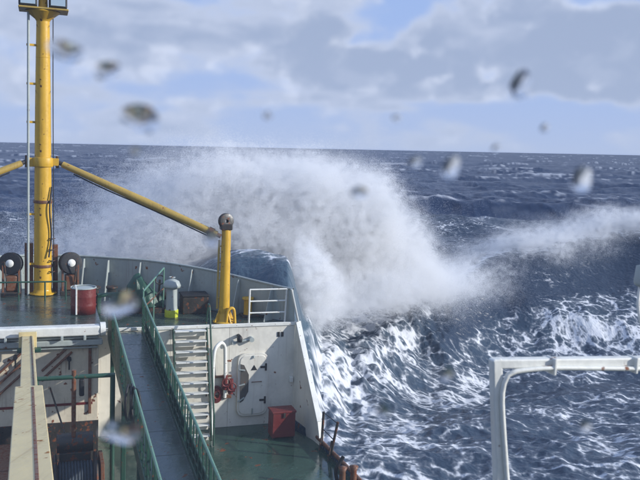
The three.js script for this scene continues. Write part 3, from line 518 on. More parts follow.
// ---------------------------------------------------------------- catwalk from the bridge to the forecastle
{
  const xl = 1.70, xr = 2.5, fy = 2.84, top = 3.74, z0 = -21.0, z1 = -3.5;
  const c = thing('catwalk', 'raised steel catwalk with dark green railings leading to the forecastle', 'catwalk', null, V(2.06, 0, -12));
  for (let z = z0; z < z1; z += 1.0) mesh('floor_plate', box(xl, xr, fy - 0.03, fy, z + 0.006, Math.min(z1, z + 0.994), 0.006), M.walk, c);
  for (const x of [xl - 0.03, xr + 0.03]) {
    mesh('stringer', box(x - 0.03, x + 0.03, fy - 0.2, fy + 0.09, z0, z1), M.green, c);
    mesh('handrail', pipe(V(x, top, z0), V(x, top, z1), 0.026), M.paleGreen, c);
    mesh('middle_rail', pipe(V(x, fy + 0.48, z0), V(x, fy + 0.48, z1), 0.018), M.green, c);
    mesh('lower_rail', pipe(V(x, fy + 0.25, z0), V(x, fy + 0.25, z1), 0.016), M.green, c);
    let i = 0;
    for (let z = z0 + 0.05; z < z1; z += 0.3, i++) mesh('stanchion', i % 3 ? box(x - 0.012, x + 0.012, fy + 0.09, top, z - 0.022, z + 0.022, 0.004) : box(x - 0.025, x + 0.025, fy - 0.1, top, z - 0.03, z + 0.03, 0.006), M.green, c);
  }
  for (let z = -20.2; z < -4; z += 3) for (const x of [xl, xr]) mesh('support_post', box(x - 0.05, x + 0.05, 0, fy - 0.2, z - 0.05, z + 0.05), M.green, c);
  for (const [za, zb] of [[-20.9, -19.7], [-18.9, -17.6], [-16.2, -15.1]]) mesh('spray_screen', box(xl - 0.062, xl - 0.045, fy + 0.1, top - 0.04, za, zb, 0.004), M.green, c);
  for (let z = -20.6; z < -8; z += 2.1) mesh('spray_screen', box(xr + 0.045, xr + 0.06, fy - 0.1, fy + 0.46, z, z + 2.06, 0.004), M.green, c);
  for (const m of c.children) { const p = m.geometry.attributes.position; for (let i = 0; i < p.count; i++) if (p.getY(i) > 1) p.setY(i, p.getY(i) - RAKE * (p.getZ(i) + 21)); m.geometry.computeVertexNormals(); }
}
{ // hoses and a wet coat over the catwalk's inner rail
  const coil = (x, y, z, r, label) => { const o = thing('hose_coil', label, 'hose', 'dark hose coils hung on catwalk rail', V(x, y - r, z)); mesh('loops', [0, 1, 2, 3].map(i => new THREE.TorusGeometry(r - 0.018 * (i % 2), 0.024, 6, 26).scale(0.72, 1.25, 1).rotateY(Math.PI / 2 + 0.25 * (i - 1.5)).translate(x + 0.045 * (i - 1.5), y - r * 1.16 - 0.01 * i, z + 0.03 * i)), M.black, o); mesh('tie', new THREE.TorusGeometry(0.075, 0.012, 6, 16).rotateY(Math.PI / 2).translate(x, y - 0.02, z), M.rope, o); };
  coil(1.63, 3.76 - RAKE * 9.8, -11.2, 0.3, 'dark hose coil hung over catwalk rail beside the crane boom'); coil(1.63, 3.76 - RAKE * 6.0, -15.0, 0.27, 'dark hose coil hung on catwalk rail nearer the mast house');
}
{ // stair from the main deck up to the forecastle, right of the catwalk
  const x0 = 3.36, x1 = 4.2, s = thing('stair', 'white steel stair between catwalk and hand-wheeled bulkhead', 'stairs', null, V(3.78, 0, -20.5));
  s.userData.label = 'white steel stair going up to the forecastle beside the bulkhead';
  const n = 11; for (let i = 0; i < n; i++) { const y = (i + 1) * (DECK - 0.02) / n - 0.03, z = mix(-20.05, BK + 0.2, i / (n - 1)); mesh('tread', box(x0, x1, y - 0.035, y, z - 0.1, z + 0.1, 0.01), M.whiteRail, s); mesh('riser', box(x0 + 0.01, x1 - 0.01, y - 0.19, y - 0.037, z - 0.098, z - 0.08, 0.004), M.white, s); }
  for (const x of [x0 - 0.03, x1 + 0.03]) mesh('stringer', bar(V(x, 0.08, -19.95), V(x, DECK - 0.02, BK + 0.12), 0.03, 0.2), M.green, s);
  mesh('handrail', curve([V(x1 + 0.05, 0.02, -19.75), V(x1 + 0.05, 0.85, -19.8), V(x1 + 0.05, 1.1, -19.9), V(x1 + 0.05, 3.45, BK + 0.4), V(x1 + 0.05, 3.55, BK + 0.2), V(x1 + 0.05, DECK + 0.03, BK - 0.05)], 0.026, 60, 8, false, 0.15), M.green, s);
}
{ // white bent pipe and fire hose station on the bulkhead
  const h = thing('fire_hydrant_pipe', 'white bent pipe with red valves standing against the bulkhead', 'hydrant', null, V(4.62, 0, BK));
  mesh('riser', curve([V(4.36, 0.0, BK + 0.5), V(4.36, 2.0, BK + 0.5), V(4.42, 2.38, BK + 0.45), V(4.6, 2.5, BK + 0.32), V(4.74, 2.3, BK + 0.2), V(4.78, 1.2, BK + 0.16), V(4.78, 0.9, BK + 0.14)], 0.05, 60, 10, false, 0.3), M.whiteRail, h);
  for (const [x, y] of [[4.78, 1.25], [4.94, 1.12]]) { const v = mesh('valve', [pipe(V(x, y - 0.12, BK + 0.15), V(x, y + 0.3, BK + 0.15), 0.07), pipe(V(x - 0.1, y, BK + 0.2), V(x + 0.1, y, BK + 0.2), 0.06)], M.red, h); mesh('hand_wheel', new THREE.TorusGeometry(0.11, 0.018, 6, 20).translate(x, y + 0.12, BK + 0.3), M.red, v); }
  mesh('hose', [0, 1, 2].map(i => new THREE.TorusGeometry(0.2 - i * 0.05, 0.03, 6, 22).scale(0.8, 1.1, 1).translate(4.56, 0.98, BK + 0.08 + 0.03 * i)), M.red, h);
  mesh('back_bracket', [box(4.5, 4.98, 0.86, 0.94, BK + 0.003, BK + 0.12), box(4.5, 4.98, 1.45, 1.5, BK + 0.003, BK + 0.1), box(4.74, 4.82, 0.94, 1.45, BK + 0.003, BK + 0.08)], M.rusty, h);
}
{ // red locker on the main deck by the side
  const x0 = 5.86, x1 = 6.5, z0 = -20.3, z1 = -19.85, b = thing('red_locker', 'red steel locker standing on the green deck before the bulkhead', 'locker', null, V(6.2, 0, -20));
  mesh('body', box(x0, x1, 0.05, 0.72, z0, z1, 0.02), M.red, b); mesh('lid', box(x0 - 0.02, x1 + 0.02, 0.722, 0.78, z0 - 0.02, z1 + 0.02, 0.015), M.red, b);
  for (const x of [x0 + 0.06, x1 - 0.06]) mesh('foot', box(x - 0.04, x + 0.04, 0, 0.048, z0 + 0.05, z1 - 0.05, 0.006), M.machine, b);
  mesh('hasp', box((x0 + x1) / 2 - 0.03, (x0 + x1) / 2 + 0.03, 0.6, 0.74, z1 + 0.022, z1 + 0.035, 0.004), M.machine, b);
}
// ---------------------------------------------------------------- forecastle rails and gear
{
  const r = thing('guard_rail', 'white three-bar guard rail on forecastle edge above bulkhead', 'railing', null, V(6, DECK, BK - 0.1));
  const xa = 5.46, xb = 6.5, z = BK - 0.1;
  for (const x of [xa, xb]) mesh('post', pipe(V(x, DECK, z), V(x + (x > 6 ? 0.03 : 0), 3.86, z), 0.026), M.whiteRail, r);
  for (const y of [3.86, 3.53, 3.2]) mesh('bar', pipe(V(xa, y, z), V(xb + 0.03, y, z), 0.022), M.whiteRail, r);
}
{
  const r = thing('stair_rail', 'pale pipe rail around the stair head beside catwalk end', 'railing', null, V(3, DECK, -22));
  const z = -22.2; const pts = [V(2.55, DECK, BK), V(2.55, 3.9, BK), V(3.35, 4.2, -23.0), V(3.35, DECK, -23.0)];
  mesh('rail', pipe(pts[1], pts[2], 0.024), M.paleGreen, r);
  mesh('post', pipe(pts[0], pts[1], 0.024), M.paleGreen, r); mesh('post', pipe(pts[3], pts[2], 0.024), M.paleGreen, r); mesh('post', pipe(V(2.95, DECK, -22.05), V(2.95, 4.05, -22.05), 0.02), M.paleGreen, r);
  mesh('bar', pipe(V(2.55, 3.45, BK), V(3.35, 3.6, -23.0), 0.02), M.rusty, r);
}
{
  const x = 3.5, z = -22.4, v = thing('ventilator', 'pale grey mushroom ventilator with lime yellow band at its foot', 'ventilator', null, V(x, DECK, z));
  mesh('trunk', lathe([[0.17, 0.2], [0.16, 0.3], [0.15, 0.85]], V(x, DECK, z), 18), M.grey, v); mesh('band', lathe([[0.19, 0], [0.19, 0.2], [0.16, 0.205]], V(x, DECK, z), 18), M.lime, v);
  mesh('cap', lathe([[0.14, 0.84], [0.23, 0.83], [0.25, 0.9], [0.2, 1.02], [0.08, 1.08], [0, 1.09]], V(x, DECK, z), 20), M.grey, v); mesh('hand_wheel', new THREE.TorusGeometry(0.08, 0.014, 6, 16).rotateX(Math.PI / 2).translate(x, DECK + 1.13, z), M.grey, v);
}
{ // anchor windlass under a dark cover
  const x = 2.85, z = -23.3, w = thing('windlass', 'dark green anchor windlass against the bow bulwark', 'windlass', null, V(x, DECK, z));
  mesh('bed', box(x - 0.6, x + 0.6, DECK, DECK + 0.14, z - 0.4, z + 0.4), M.machine, w);
  mesh('cover', sheet(Array.from({ length: 13 }, (_, i) => Array.from({ length: 13 }, (_, j) => { const a = i / 12 * Math.PI, t = j / 12, r = 0.36 * (0.6 + 0.4 * Math.sin(Math.PI * clamp(t, 0.08, 0.95))) + 0.05 * n2(i * 0.7, j * 0.9), lift = 0.52 * gs2((t - 0.25) / 0.3); return V(x - 0.5 + t, DECK + 0.16 + Math.sin(a) * (r * 1.3 + lift), z + Math.cos(a) * r); })), 0.02), M.green, w);
  for (const s of [-1, 1]) mesh('warping_head', lathe([[0.08, 0], [0.16, 0.02], [0.13, 0.12], [0.17, 0.24], [0, 0.26]], V(x + s * 0.5, DECK + 0.45, z), 18, V(s, 0, 0)), M.machine, w);
  mesh('brake_post', [pipe(V(x + 0.35, DECK + 0.14, z + 0.2), V(x + 0.4, DECK + 0.95, z + 0.25), 0.03), new THREE.TorusGeometry(0.13, 0.018, 6, 18).translate(x + 0.4, DECK + 0.95, z + 0.27)], M.machine, w);
}
for (const [x, z, label] of [[5.9, -22.1, 'yellow twin mooring bollard behind white guard rail'], [1.75, -24.25, 'dark twin mooring bollard near the stem']]) {
  const b = thing('mooring_bollard', label, 'bollard', null, V(x, DECK, z));
  mesh('base', box(x - 0.45, x + 0.45, DECK, DECK + 0.07, z - 0.2, z + 0.2), M.machine, b);
  for (const o of [-0.25, 0.25]) mesh('post', lathe([[0.13, 0.07], [0.12, 0.1], [0.12, 0.48], [0.17, 0.5], [0.17, 0.56], [0, 0.58]], V(x + o, DECK, z), 16), x > 5 ? M.yellow : M.machine, b);
}
{ const x = 4.25, z = -22.9, b = thing('deck_locker', 'dark low deck locker beside the grey ventilator', 'locker', null, V(x, DECK, z)); mesh('body', box(x - 0.4, x + 0.35, DECK, DECK + 0.5, z - 0.3, z + 0.3, 0.03), M.machine, b); mesh('lid', box(x - 0.42, x + 0.37, DECK + 0.502, DECK + 0.56, z - 0.32, z + 0.32, 0.02), M.black, b); }
{ const b = thing('deck_pipe', 'green pipe run lying along the forecastle deck behind red drum', 'pipe', null, V(2, DECK, -24)); mesh('run', curve([V(1.5, DECK + 0.55, -22.9), V(1.9, DECK + 0.57, -22.95), V(2.3, DECK + 0.55, -23.0)], 0.06, 20, 8), M.green, b); for (const x of [1.55, 2.25]) mesh('stand', box(x - 0.05, x + 0.05, DECK, DECK + 0.5, -23.02, -22.9), M.green, b); }

// ---------------------------------------------------------------- gear on the main deck, left of the catwalk
{ // cream telescopic crane boom stowed forward
  const b = thing('crane_boom', 'cream telescopic crane boom stowed along the deck against the mast house', 'crane', null, V(0, 0, -6));
  const far = V(-0.28, 3.3, HZ + 0.42), at = t => far.clone().lerp(V(-0.1, 4.7, -8.0), t);
  mesh('inner_section', bar(far, at(0.75), 0.24, 0.26), M.cream, b);
  mesh('outer_section', bar(at(0.655), at(1.22), 0.37, 0.38), M.cream, b);
  mesh('web_seam', [bar(at(0.66).add(V(0.05, 0.19, 0.05)), at(1.22).add(V(0.05, 0.19, 0.05)), 0.035, 0.03)], M.rusty, b);
  mesh('hydraulic_line', [bar(far.clone().add(V(0.07, 0.14, 0.1)), at(0.65).add(V(0.07, 0.14, 0.1)), 0.03, 0.03)], M.machine, b);
  mesh('head_plate', box(far.x - 0.19, far.x + 0.19, far.y - 0.2, far.y + 0.22, far.z - 0.03, far.z + 0.03), M.cream, b);
  mesh('boom_rest', [box(-0.32, -0.24, 0, 3.12, HZ + 0.5, HZ + 0.58), box(-0.5, 0, 3.1, 3.17, HZ + 0.44, HZ + 0.64)], M.green, b);
  mesh('pedestal', [pipe(V(-0.1, 0, -5.2), V(-0.1, 4.6, -5.2), 0.4, 0.32, 24)], M.cream, b);
  mesh('slewing_head', box(-0.4, 0.2, 4.45, 5.2, -5.75, -4.8, 0.08), M.cream, b);
}
{ // green pipe rail over the machinery
  const z = -16.2, y = 3.14, r = thing('machinery_rail', 'dark green pipe rail on posts over the rusty deck machinery', 'railing', null, V(0.6, 0, z));
  mesh('rail', pipe(V(-0.1, y, z), V(1.42, y, z), 0.045), M.green, r);
  for (const [x, m] of [[0.62, M.rusty], [1.38, M.green]]) mesh('post', pipe(V(x, 0, z), V(x, y + (x < 1 ? 0.14 : 0), z), 0.045), m, r);
  mesh('post', pipe(V(-0.08, 0, z), V(-0.08, y, z), 0.04), M.green, r);
  mesh('brace', pipe(V(0.62, 1.4, z), V(0.2, 2.1, HZ + 0.1), 0.02), M.machine, r);
  mesh('hook_block', box(0.72, 0.82, y - 0.4, y - 0.045, z - 0.05, z + 0.05, 0.03), M.black, r);
}
{ // deck winch and pipe rack
  const w = thing('cargo_winch', 'rusty dark cargo winch below the green pipe rail', 'winch', null, V(0.5, 0, -15.8));
  mesh('bed', box(0.05, 1.3, 0, 0.2, -16.9, -15.1), M.machine, w);
  for (const x of [0.15, 1.15]) mesh('side_frame', extrude([[-0.75, 0], [0.75, 0], [0.35, 1.3], [-0.35, 1.3]], 0.06, 0.008).rotateY(Math.PI / 2).translate(x - 0.03, 0.2, -16), M.rusty, w);
  mesh('drum', lathe([[0.1, -0.42], [0.55, -0.42], [0.55, -0.36], [0.34, -0.34], [0.34, 0.34], [0.55, 0.36], [0.55, 0.42], [0.1, 0.42]], V(0.65, 1.05, -16), 28, V(1, 0, 0)), M.machine, w);
  mesh('wire', Array.from({ length: 11 }, (_, i) => new THREE.TorusGeometry(0.37, 0.03, 6, 26).rotateY(Math.PI / 2).translate(0.35 + i * 0.06, 1.05, -16)), M.rope, w);
  mesh('motor', [pipe(V(0.3, 1.75, -16.3), V(1.0, 1.75, -16.3), 0.2, 0.2, 18), box(0.35, 0.95, 1.4, 1.6, -16.5, -16.1)], M.machine, w);
}
{
  const p = thing('pipe_rack', 'stack of dark rusty pipes lying across the deck under catwalk side', 'pipe rack', null, V(0.8, 0, -13));
  const r = rng(9); let i = 0;
  for (let z = -14.4; z < -10.6; z += 0.27, i++) { const y = 1.45 + (i % 3) * 0.16 + r() * 0.12; mesh('pipe', pipe(V(0.32 + r() * 0.15, y, z), V(1.42 + r() * 0.06, y + (r() - 0.5) * 0.1, z + (r() - 0.5) * 0.12), 0.055 + r() * 0.03), i === 11 ? M.whiteRail : i % 3 ? M.machine : M.rusty, p); }
  for (const x of [0.45, 1.3]) mesh('bearer', box(x - 0.06, x + 0.06, 1.2, 1.36, -14.6, -10.5), M.machine, p);
  for (const x of [0.45, 1.3]) for (const z of [-14.4, -12.5, -10.7]) mesh('post', box(x - 0.06, x + 0.06, 0, 1.2, z - 0.06, z + 0.06), M.rusty, p);
}
{
  const h = thing('hatch_cover', 'dark brown steel hatch on the port side of the deck by crane boom', 'hatch', null, V(-1.3, 0, -14));
  mesh('coaming', box(-2.6, -0.45, 0, 1.0, -18.2, -10.5, 0.02), M.machine, h); for (let z = -18.1; z < -10.7; z += 1.5) mesh('cover_panel', box(-2.65, -0.4, 1.002, 1.14, z, z + 1.46, 0.03), M.rusty, h);
}
// ---------------------------------------------------------------- open side rail aft of the raked plate
{
  const r = thing('side_rail', 'two dark bent stanchions with wires at the foot of the raked white plate', 'railing', null, V(6.9, 0, -18));
  const pts = [[-18.95, 0], [-18.25, 0.1]];
  pts.forEach(([z, o], i) => mesh('stanchion', [pipe(V(6.95, 0.1, z), V(6.97 + o, 1.02, z + o), 0.035), pipe(V(6.85, 0, z + 0.1), V(6.96, 0.5, z), 0.02)], M.machine, r));
  mesh('wire', curve(pts.map(([z, o], i) => V(6.97 + o, 1.0 - 0.03 * (i % 2), z + o)), 0.014, 30, 6), M.rope, r); mesh('wire', curve(pts.map(([z, o], i) => V(6.96 + o / 2, 0.56 - 0.04 * (i % 2), z)), 0.014, 30, 6), M.rope, r);
}
{ const x = 6.78, z = -16.6, b = thing('fairlead', 'dark rusty roller fairlead standing at the deck edge', 'fairlead', null, V(x, 0, z)); mesh('base', box(x - 0.25, x + 0.25, 0, 0.08, z - 0.2, z + 0.2), M.machine, b); for (const o of [-0.14, 0.14]) mesh('roller', lathe([[0.11, 0.08], [0.08, 0.16], [0.07, 0.4], [0.11, 0.5], [0, 0.52]], V(x + o, 0, z), 16), M.rusty, b); mesh('horn', curve([V(x - 0.2, 0.06, z - 0.12), V(x - 0.26, 0.4, z - 0.12), V(x - 0.1, 0.72, z - 0.1)], 0.045, 16, 8), M.black, b); }

// ---------------------------------------------------------------- before the wheelhouse: platform, white rail, lamp
{
  const p = thing('bridge_platform', 'narrow steel platform in front of the wheelhouse', 'platform', null, V(2.6, 5.9, -2.7));
  mesh('floor', box(1.2, 6.5, 5.84, 5.9, -3.4, -1.6), M.deck, p); for (const x of [1.9, 5.9]) mesh('leg', box(x - 0.07, x + 0.07, 0, 5.84, -3.2, -3.06), M.white, p);
  const a = P(495, 363, { z: -3 }), e = P(640, 361, { z: -3 }), b = P(499, 480, { z: -3 });
  const r = thing('bridge_rail', 'white painted frame rail with cable strapped along it', 'railing', null, V(a.x, 5.9, -3));
  const foot = a.clone().add(b.clone().sub(a).multiplyScalar((a.y - 5.9) / (a.y - b.y)));
  mesh('post', bar(foot, a.clone().add(V(0, 0.022, 0)), 0.046, 0.05), M.whiteRail, r);
  const end = a.clone().add(e.clone().sub(a).multiplyScalar(2.6));
  mesh('top_bar', bar(a.clone().add(V(-0.02, 0, -0.002)), end, 0.05, 0.044), M.whiteRail, r);
  const f2 = V(end.x - 0.03, 5.9, -3); mesh('post', bar(f2, end.clone().add(V(-0.03, -0.024, 0)), 0.046, 0.05), M.whiteRail, r);
  mesh('cable', curve([foot.clone().add(V(0.034, 0.1, 0.03)), a.clone().add(V(0.034, -0.2, 0.03)), a.clone().add(V(0.04, -0.07, 0.03)), a.clone().add(V(0.08, -0.036, 0.03)), a.clone().add(V(0.3, -0.03, 0.03)), a.clone().lerp(end, 0.5).add(V(0, -0.034, 0.03)), end.clone().add(V(-0.05, -0.03, 0.03))], 0.012, 70, 6, false, 0.3), M.whiteRail, r);
  for (const t of [0.14, 0.36, 0.6]) { const q = a.clone().lerp(end, t); mesh('cable_tie', box(q.x - 0.006, q.x + 0.006, q.y - 0.05, q.y + 0.026, q.z - 0.028, q.z + 0.045, 0.003), M.whiteRail, r); }
  const L = P(640, 300, { z: -3 });
  const l = thing('deck_lamp', 'grey bulkhead lamp with looped cable above the white rail', 'lamp', null, V(L.x, 7, -3)), lx = L.x + 0.012, ly = P(640, 276, { z: -3 }).y;
  mesh('body', lathe([[0.012, 0.082], [0.02, 0.075], [0.022, 0.05], [0.04, 0.045], [0.046, -0.03], [0.04, -0.045], [0.03, -0.05], [0, -0.05]], V(lx, ly, -3), 18), M.grey, l);
  mesh('bracket', [pipe(V(lx + 0.02, ly - 0.03, -3), V(lx + 0.12, ly - 0.03, -3), 0.014), pipe(V(lx + 0.12, ly + 0.1, -3), V(lx + 0.12, 5.9, -3), 0.022)], M.grey, l);
  mesh('cable', curve([V(lx - 0.02, ly - 0.05, -3), V(lx - 0.028, ly - 0.14, -2.99), V(lx + 0.0, ly - 0.24, -2.98), V(lx + 0.09, ly - 0.29, -3)], 0.008, 24, 6), M.whiteRail, l);
}

// ---------------------------------------------------------------- wheelhouse round the camera: front wall with its window, and the wet pane
{
  const w = thing('wheelhouse', 'white wheelhouse with one front window looking over the foredeck', 'wheelhouse', null, V(0.2, 5.9, 0.6));
  const x0 = -1.3, x1 = 1.75, y0 = 5.9, y1 = 9.0, z0 = -0.56, z1 = 1.6, ox0 = -0.32, ox1 = 0.86, oy0 = 7.55, oy1 = 8.36;
  mesh('front_wall', [box(x0, ox0, y0, y1, z0, z0 + 0.06, 0.004), box(ox1, x1, y0, y1, z0, z0 + 0.06, 0.004), box(ox0 + 0.001, ox1 - 0.001, y0, oy0, z0, z0 + 0.06, 0.004), box(ox0 + 0.001, ox1 - 0.001, oy1, y1, z0, z0 + 0.06, 0.004)], M.white, w);
  for (const x of [x0, x1]) mesh('side_wall', box(x - 0.03, x + 0.03, y0, y1 - 0.003, z0 + 0.063, z1, 0.004), M.white, w);
  mesh('back_wall', box(x0 + 0.033, x1 - 0.033, y0 + 0.083, y1 - 0.003, z1 - 0.06, z1 - 0.003, 0.004), M.machine, w);
  mesh('roof', box(x0 - 0.2, x1 + 0.2, y1 + 0.002, y1 + 0.08, z0 - 0.1, z1 + 0.1, 0.02), M.white, w);
  mesh('floor', box(x0 + 0.033, x1 - 0.033, y0, y0 + 0.08, z0 + 0.063, z1 - 0.003, 0.004), M.machine, w);
  mesh('column', [box(-0.9, 1.3, 0, y0 - 0.002, 0.1, 1.4, 0.02)], M.white, w);
  const win = mesh('window_frame', [box(ox0, ox0 + 0.04, oy0, oy1, z0 - 0.012, z0 + 0.05), box(ox1 - 0.04, ox1, oy0, oy1, z0 - 0.012, z0 + 0.05), box(ox0 + 0.041, ox1 - 0.041, oy0, oy0 + 0.04, z0 - 0.012, z0 + 0.05), box(ox0 + 0.041, ox1 - 0.041, oy1 - 0.04, oy1, z0 - 0.012, z0 + 0.05)], M.black, w);
  const pane = new THREE.Mesh(new THREE.PlaneGeometry(ox1 - ox0 - 0.082, oy1 - oy0 - 0.082).translate((ox0 + ox1) / 2, (oy0 + oy1) / 2, z0 + 0.01), new THREE.MeshPhysicalMaterial({ color: 0xffffff, transmission: 1, thickness: 0, roughness: 0.24, ior: 1.5 }));
  pane.name = 'window_pane'; pane.castShadow = pane.receiveShadow = true; win.add(pane);
  // drops of sea water on the outside of the pane, flattened and sagging a little
  const water = new THREE.MeshPhysicalMaterial({ color: 0xffffff, transmission: 1, thickness: 0.01, roughness: 0.0, ior: 1.33 });
  const zp = z0 + 0.009;
  const drops = [[66, 51, 17, 11], [107, 70, 13, 10], [141, 118, 19, 15], [522, 85, 12, 16], [452, 168, 11, 12], [416, 162, 7, 7], [583, 180, 14, 12], [120, 304, 17, 14], [122, 432, 20, 15], [136, 153, 6, 5], [360, 192, 9, 7], [398, 118, 5, 4], [546, 128, 6, 4], [497, 148, 5, 4], [268, 116, 5, 4], [212, 238, 9, 8], [586, 427, 7, 8], [447, 375, 8, 9], [384, 412, 8, 9]];
  const r = rng(88);
  for (const [u, v, a, b] of drops) {
    // a drop that has sagged: thin at the top, fullest low down
    const c = P(u, v, { z: zp }), s = Math.hypot(c.x, zp) / 848, rim = f => { const k = 1 + 0.13 * Math.sin(f * 2 + u) + 0.07 * Math.sin(f * 3 + v); return [Math.cos(f) * a * s * k, Math.sin(f) * b * s * k]; };
    const H = Math.min(a, b) * s * (0.78 + 0.12 * r()), ax = a * s * 0.2 * (r() - 0.5), ay = -b * s * 0.45, rings = 12, seg = 32, pos = [0, 0, 0], idx = []; pos[0] = ax; pos[1] = ay; pos[2] = -H;
    for (let i = 1; i <= rings; i++) { const t = i / rings, z = -H * (1 - t * t * (1.9 - 0.9 * t)); for (let j = 0; j < seg; j++) { const [x, y] = rim(j / seg * Math.PI * 2); pos.push(ax + (x - ax) * t, ay + (y - ay) * t, z); } }
    for (let j = 0; j < seg; j++) { const j2 = (j + 1) % seg; idx.push(0, 1 + j2, 1 + j); for (let i = 0; i < rings - 1; i++) { const p0 = 1 + i * seg + j, p1 = 1 + i * seg + j2; idx.push(p0, p1, p0 + seg, p1, p1 + seg, p0 + seg); } }
    const d = new THREE.BufferGeometry(); d.setAttribute('position', new THREE.Float32BufferAttribute(pos, 3)); d.setIndex(idx); d.computeVertexNormals();
    const disc = new THREE.BufferGeometry(), dp = [0, 0, 0], di = []; for (let j = 0; j < seg; j++) { dp.push(...rim(j / seg * Math.PI * 2), 0); di.push(0, 1 + j, 1 + (j + 1) % seg); } disc.setAttribute('position', new THREE.Float32BufferAttribute(dp, 3)); disc.setIndex(di); disc.computeVertexNormals();
    const o = new THREE.Mesh(mergeGeometries([d.toNonIndexed(), disc.toNonIndexed()]), water); o.name = numbered('water_drop'); o.castShadow = o.receiveShadow = true;
    o.userData = { label: a * b > 110 ? 'large clear water drop clinging to the wet window' : 'small clear water drop clinging to the wet window', category: 'water drop', group: 'water drops on the window', base: V(c.x, c.y, zp - 0.0015) }; scene.add(o); onShip.push(o);
  }
}
// ---------------------------------------------------------------- spray: drops of water thrown up, each one real
const sprayMat = new THREE.MeshPhysicalMaterial({ color: 0xffffff, roughness: 1, metalness: 0, specularIntensity: 0.2, transmission: 0.5, thickness: 0 });
sprayMat.color.setRGB(0.975, 0.98, 0.985);
// cells of scattered drops, from sparse to dense; laid side by side through the volume of the spray
const CELL = 0.32, LEVELS = [12, 24, 48, 90, 160, 280, 480, 820, 1400, 2400, 4000];
const cells = LEVELS.map((n, k) => {
  const r = rng(40 + k), pos = new Float32Array(n * 36), t = [[1, 1, 1], [1, -1, -1], [-1, 1, -1], [-1, -1, 1]], f = [0, 1, 2, 0, 3, 1, 0, 2, 3, 1, 3, 2], q = new THREE.Quaternion(), v = V();
  for (let i = 0; i < n; i++) {
    const s = 0.0019 + 0.0034 * r() ** 5, cx = CELL * (r() - 0.5 + (r() - 0.5) * 0.5), cy = CELL * (r() - 0.5 + (r() - 0.5) * 0.5), cz = CELL * (r() - 0.5 + (r() - 0.5) * 0.5);
    q.set(r() - 0.5, r() - 0.5, r() - 0.5, r() - 0.5).normalize();
    const c = t.map(a => v.set(...a).applyQuaternion(q).multiplyScalar(s).toArray());
    f.forEach((w, j) => { pos[i * 36 + j * 3] = c[w][0] + cx; pos[i * 36 + j * 3 + 1] = c[w][1] + cy; pos[i * 36 + j * 3 + 2] = c[w][2] + cz; });
  }
  const g = new THREE.BufferGeometry(); g.setAttribute('position', new THREE.BufferAttribute(pos, 3)); g.computeVertexNormals(); return g;
});
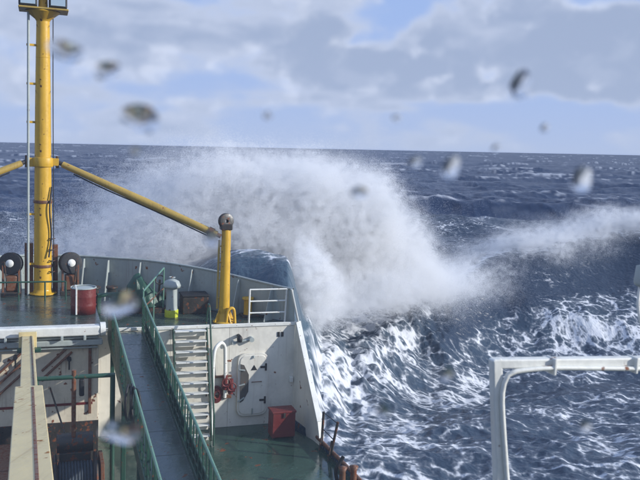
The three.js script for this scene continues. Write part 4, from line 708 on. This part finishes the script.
function spray(name, label, drops, seed, blobs, grain, lo, hi, warp = 1) {
  const r = rng(seed), list = []; let sum = 0;
  const inv = blobs.map(b => new THREE.Matrix4().makeBasis(b.x, b.y, b.z).setPosition(b.c).invert().elements), vol = blobs.map(b => b.w / Math.abs(b.x.clone().cross(b.y).dot(b.z)));
  for (let x = lo.x; x < hi.x; x += CELL) for (let y = lo.y; y < hi.y; y += CELL) for (let z = lo.z; z < hi.z; z += CELL) {
    let d = 0;
    const wx = fbm3(x * 0.33 + 11, y * 0.33, z * 0.33, 4) * warp, wy = fbm3(x * 0.33, y * 0.33 + 23, z * 0.33, 4) * warp, X = x + wx, Y = y + wy, Z = z + wx;
    for (let i = 0; i < blobs.length; i++) {
      const e = inv[i], a = e[0] * X + e[4] * Y + e[8] * Z + e[12], b = e[1] * X + e[5] * Y + e[9] * Z + e[13], c = e[2] * X + e[6] * Y + e[10] * Z + e[14], q = a * a + b * b + c * c;
      if (q < 7) d += vol[i] * Math.exp(-Math.pow(q * 0.85, blobs[i].edge || 1.25));
    }
    if (d < 1e-5) continue;
    // torn sheets: the grain runs along the throw, up and away from the bow
    const la = x * cv + z * sv, up = y * 0.86 + la * 0.35, ac = la * 0.9 - y * 0.4, dp = x * sv - z * cv, w = fbm3(x * 0.2, y * 0.2, z * 0.2, 2) * 1.4;
    const f = fbm3(ac * grain * 1.9 + w, up * grain * 0.55 + w, dp * grain * 1.5 - w, 4);
    d *= 0.62 + 0.76 * smooth(-0.3, 0.36, f);
    sum += d; list.push([x, y, z, d]);
  }
  const out = LEVELS.map(() => []);
  for (const c of list) {
    const n = c[3] / sum * drops * 1.05; let k = LEVELS.length - 1; while (k > 0 && LEVELS[k] > n) k--;
    if (k === 0 && r() > n / LEVELS[0]) continue;
    if (k < LEVELS.length - 1 && n > LEVELS[0] && r() < (n - LEVELS[k]) / (LEVELS[k + 1] - LEVELS[k])) k++;
    out[k].push(c);
  }
  const o = new THREE.Group(); o.name = name; o.userData = { kind: 'stuff', label, category: 'spray' }; scene.add(o);
  const m = new THREE.Matrix4(), turn = () => Math.floor(r() * 4) * Math.PI / 2; let total = 0;
  out.forEach((cs, k) => {
    if (!cs.length) return;
    const im = new THREE.InstancedMesh(cells[k], sprayMat, cs.length); im.name = 'drops'; im.userData = { kind: 'stuff' }; im.castShadow = im.receiveShadow = true;
    cs.forEach(([x, y, z], i) => im.setMatrixAt(i, m.makeRotationFromEuler(new THREE.Euler(turn(), turn(), turn())).setPosition(x + (r() - 0.5) * CELL * 0.7, y + (r() - 0.5) * CELL * 0.7, z + (r() - 0.5) * CELL * 0.7))); total += cs.length * LEVELS[k]; o.add(im);
  });
  console.log(name, list.length, out.map(c => c.length).join(' '), total);
}
{
  const side = V(cv, 0, sv), ahead = V(sv, 0, -cv);
  const blob = (u, v, D, a, h, dep, w, lean = 0, edge = 1.4) => { const k = D / 850; return { c: W(u, v, D), x: side.clone().multiplyScalar(a * k), y: V(side.x * lean * h * k, h * k, side.z * lean * h * k), z: ahead.clone().multiplyScalar(dep), w, edge }; };
  const plume = [
    blob(262, 214, 38.5, 94, 50, 2.6, 4.2, 0, 2.2), blob(322, 221, 40.5, 70, 54, 2.8, 3.6, 0, 2.2), blob(364, 248, 43, 60, 46, 2.8, 2.6, -0.25, 2), blob(394, 272, 46, 46, 24, 2.8, 1.3, -0.3, 1.8),
    blob(185, 222, 37.5, 76, 50, 2.4, 1.5, 0.3, 1.5), blob(130, 246, 37, 74, 30, 2.4, 0.55, 0.5, 1.0), blob(345, 288, 38, 46, 18, 1.6, 0.35, 0, 1.1), blob(420, 288, 48, 48, 14, 2.4, 0.5, 0, 1.1), blob(275, 205, 39, 120, 48, 3.0, 0.06, 0, 1.0), blob(314, 282, 34, 15, 36, 1.3, 0.4, 0, 1.3)];
  spray('bow_spray', 'huge white plume of spray bursting over the bow', 3.5e7, 21, plume, 0.3, V(-6, -0.5, -58), V(32, 15, -26), 1.7);
  const crestBlobs = []; for (let u = 450; u <= 760; u += 14) { const th = TH(u, 245), [cd, ch] = crestAt(th), base = V(Math.sin(th) * cd, ch + 0.2, -Math.cos(th) * cd), s = smooth(500, 560, u); crestBlobs.push({ c: base.clone().add(V(0, 0.0 + 0.2 * s, 0)).addScaledVector(ahead, -0.1), x: side.clone().multiplyScalar(2.0), y: V(0, 0.45 + 0.5 * s, 0).addScaledVector(side, -0.3), z: ahead.clone().multiplyScalar(1.2), w: 0.8 + s, edge: 1.1 }); }
spray('crest_spray', 'white spray blown off the crest of the big wave', 9e6, 22, crestBlobs, 0.3, V(14, 0, -76), V(76, 10, -26), 1.2);
}
settle();
renderer.render(scene, camera);
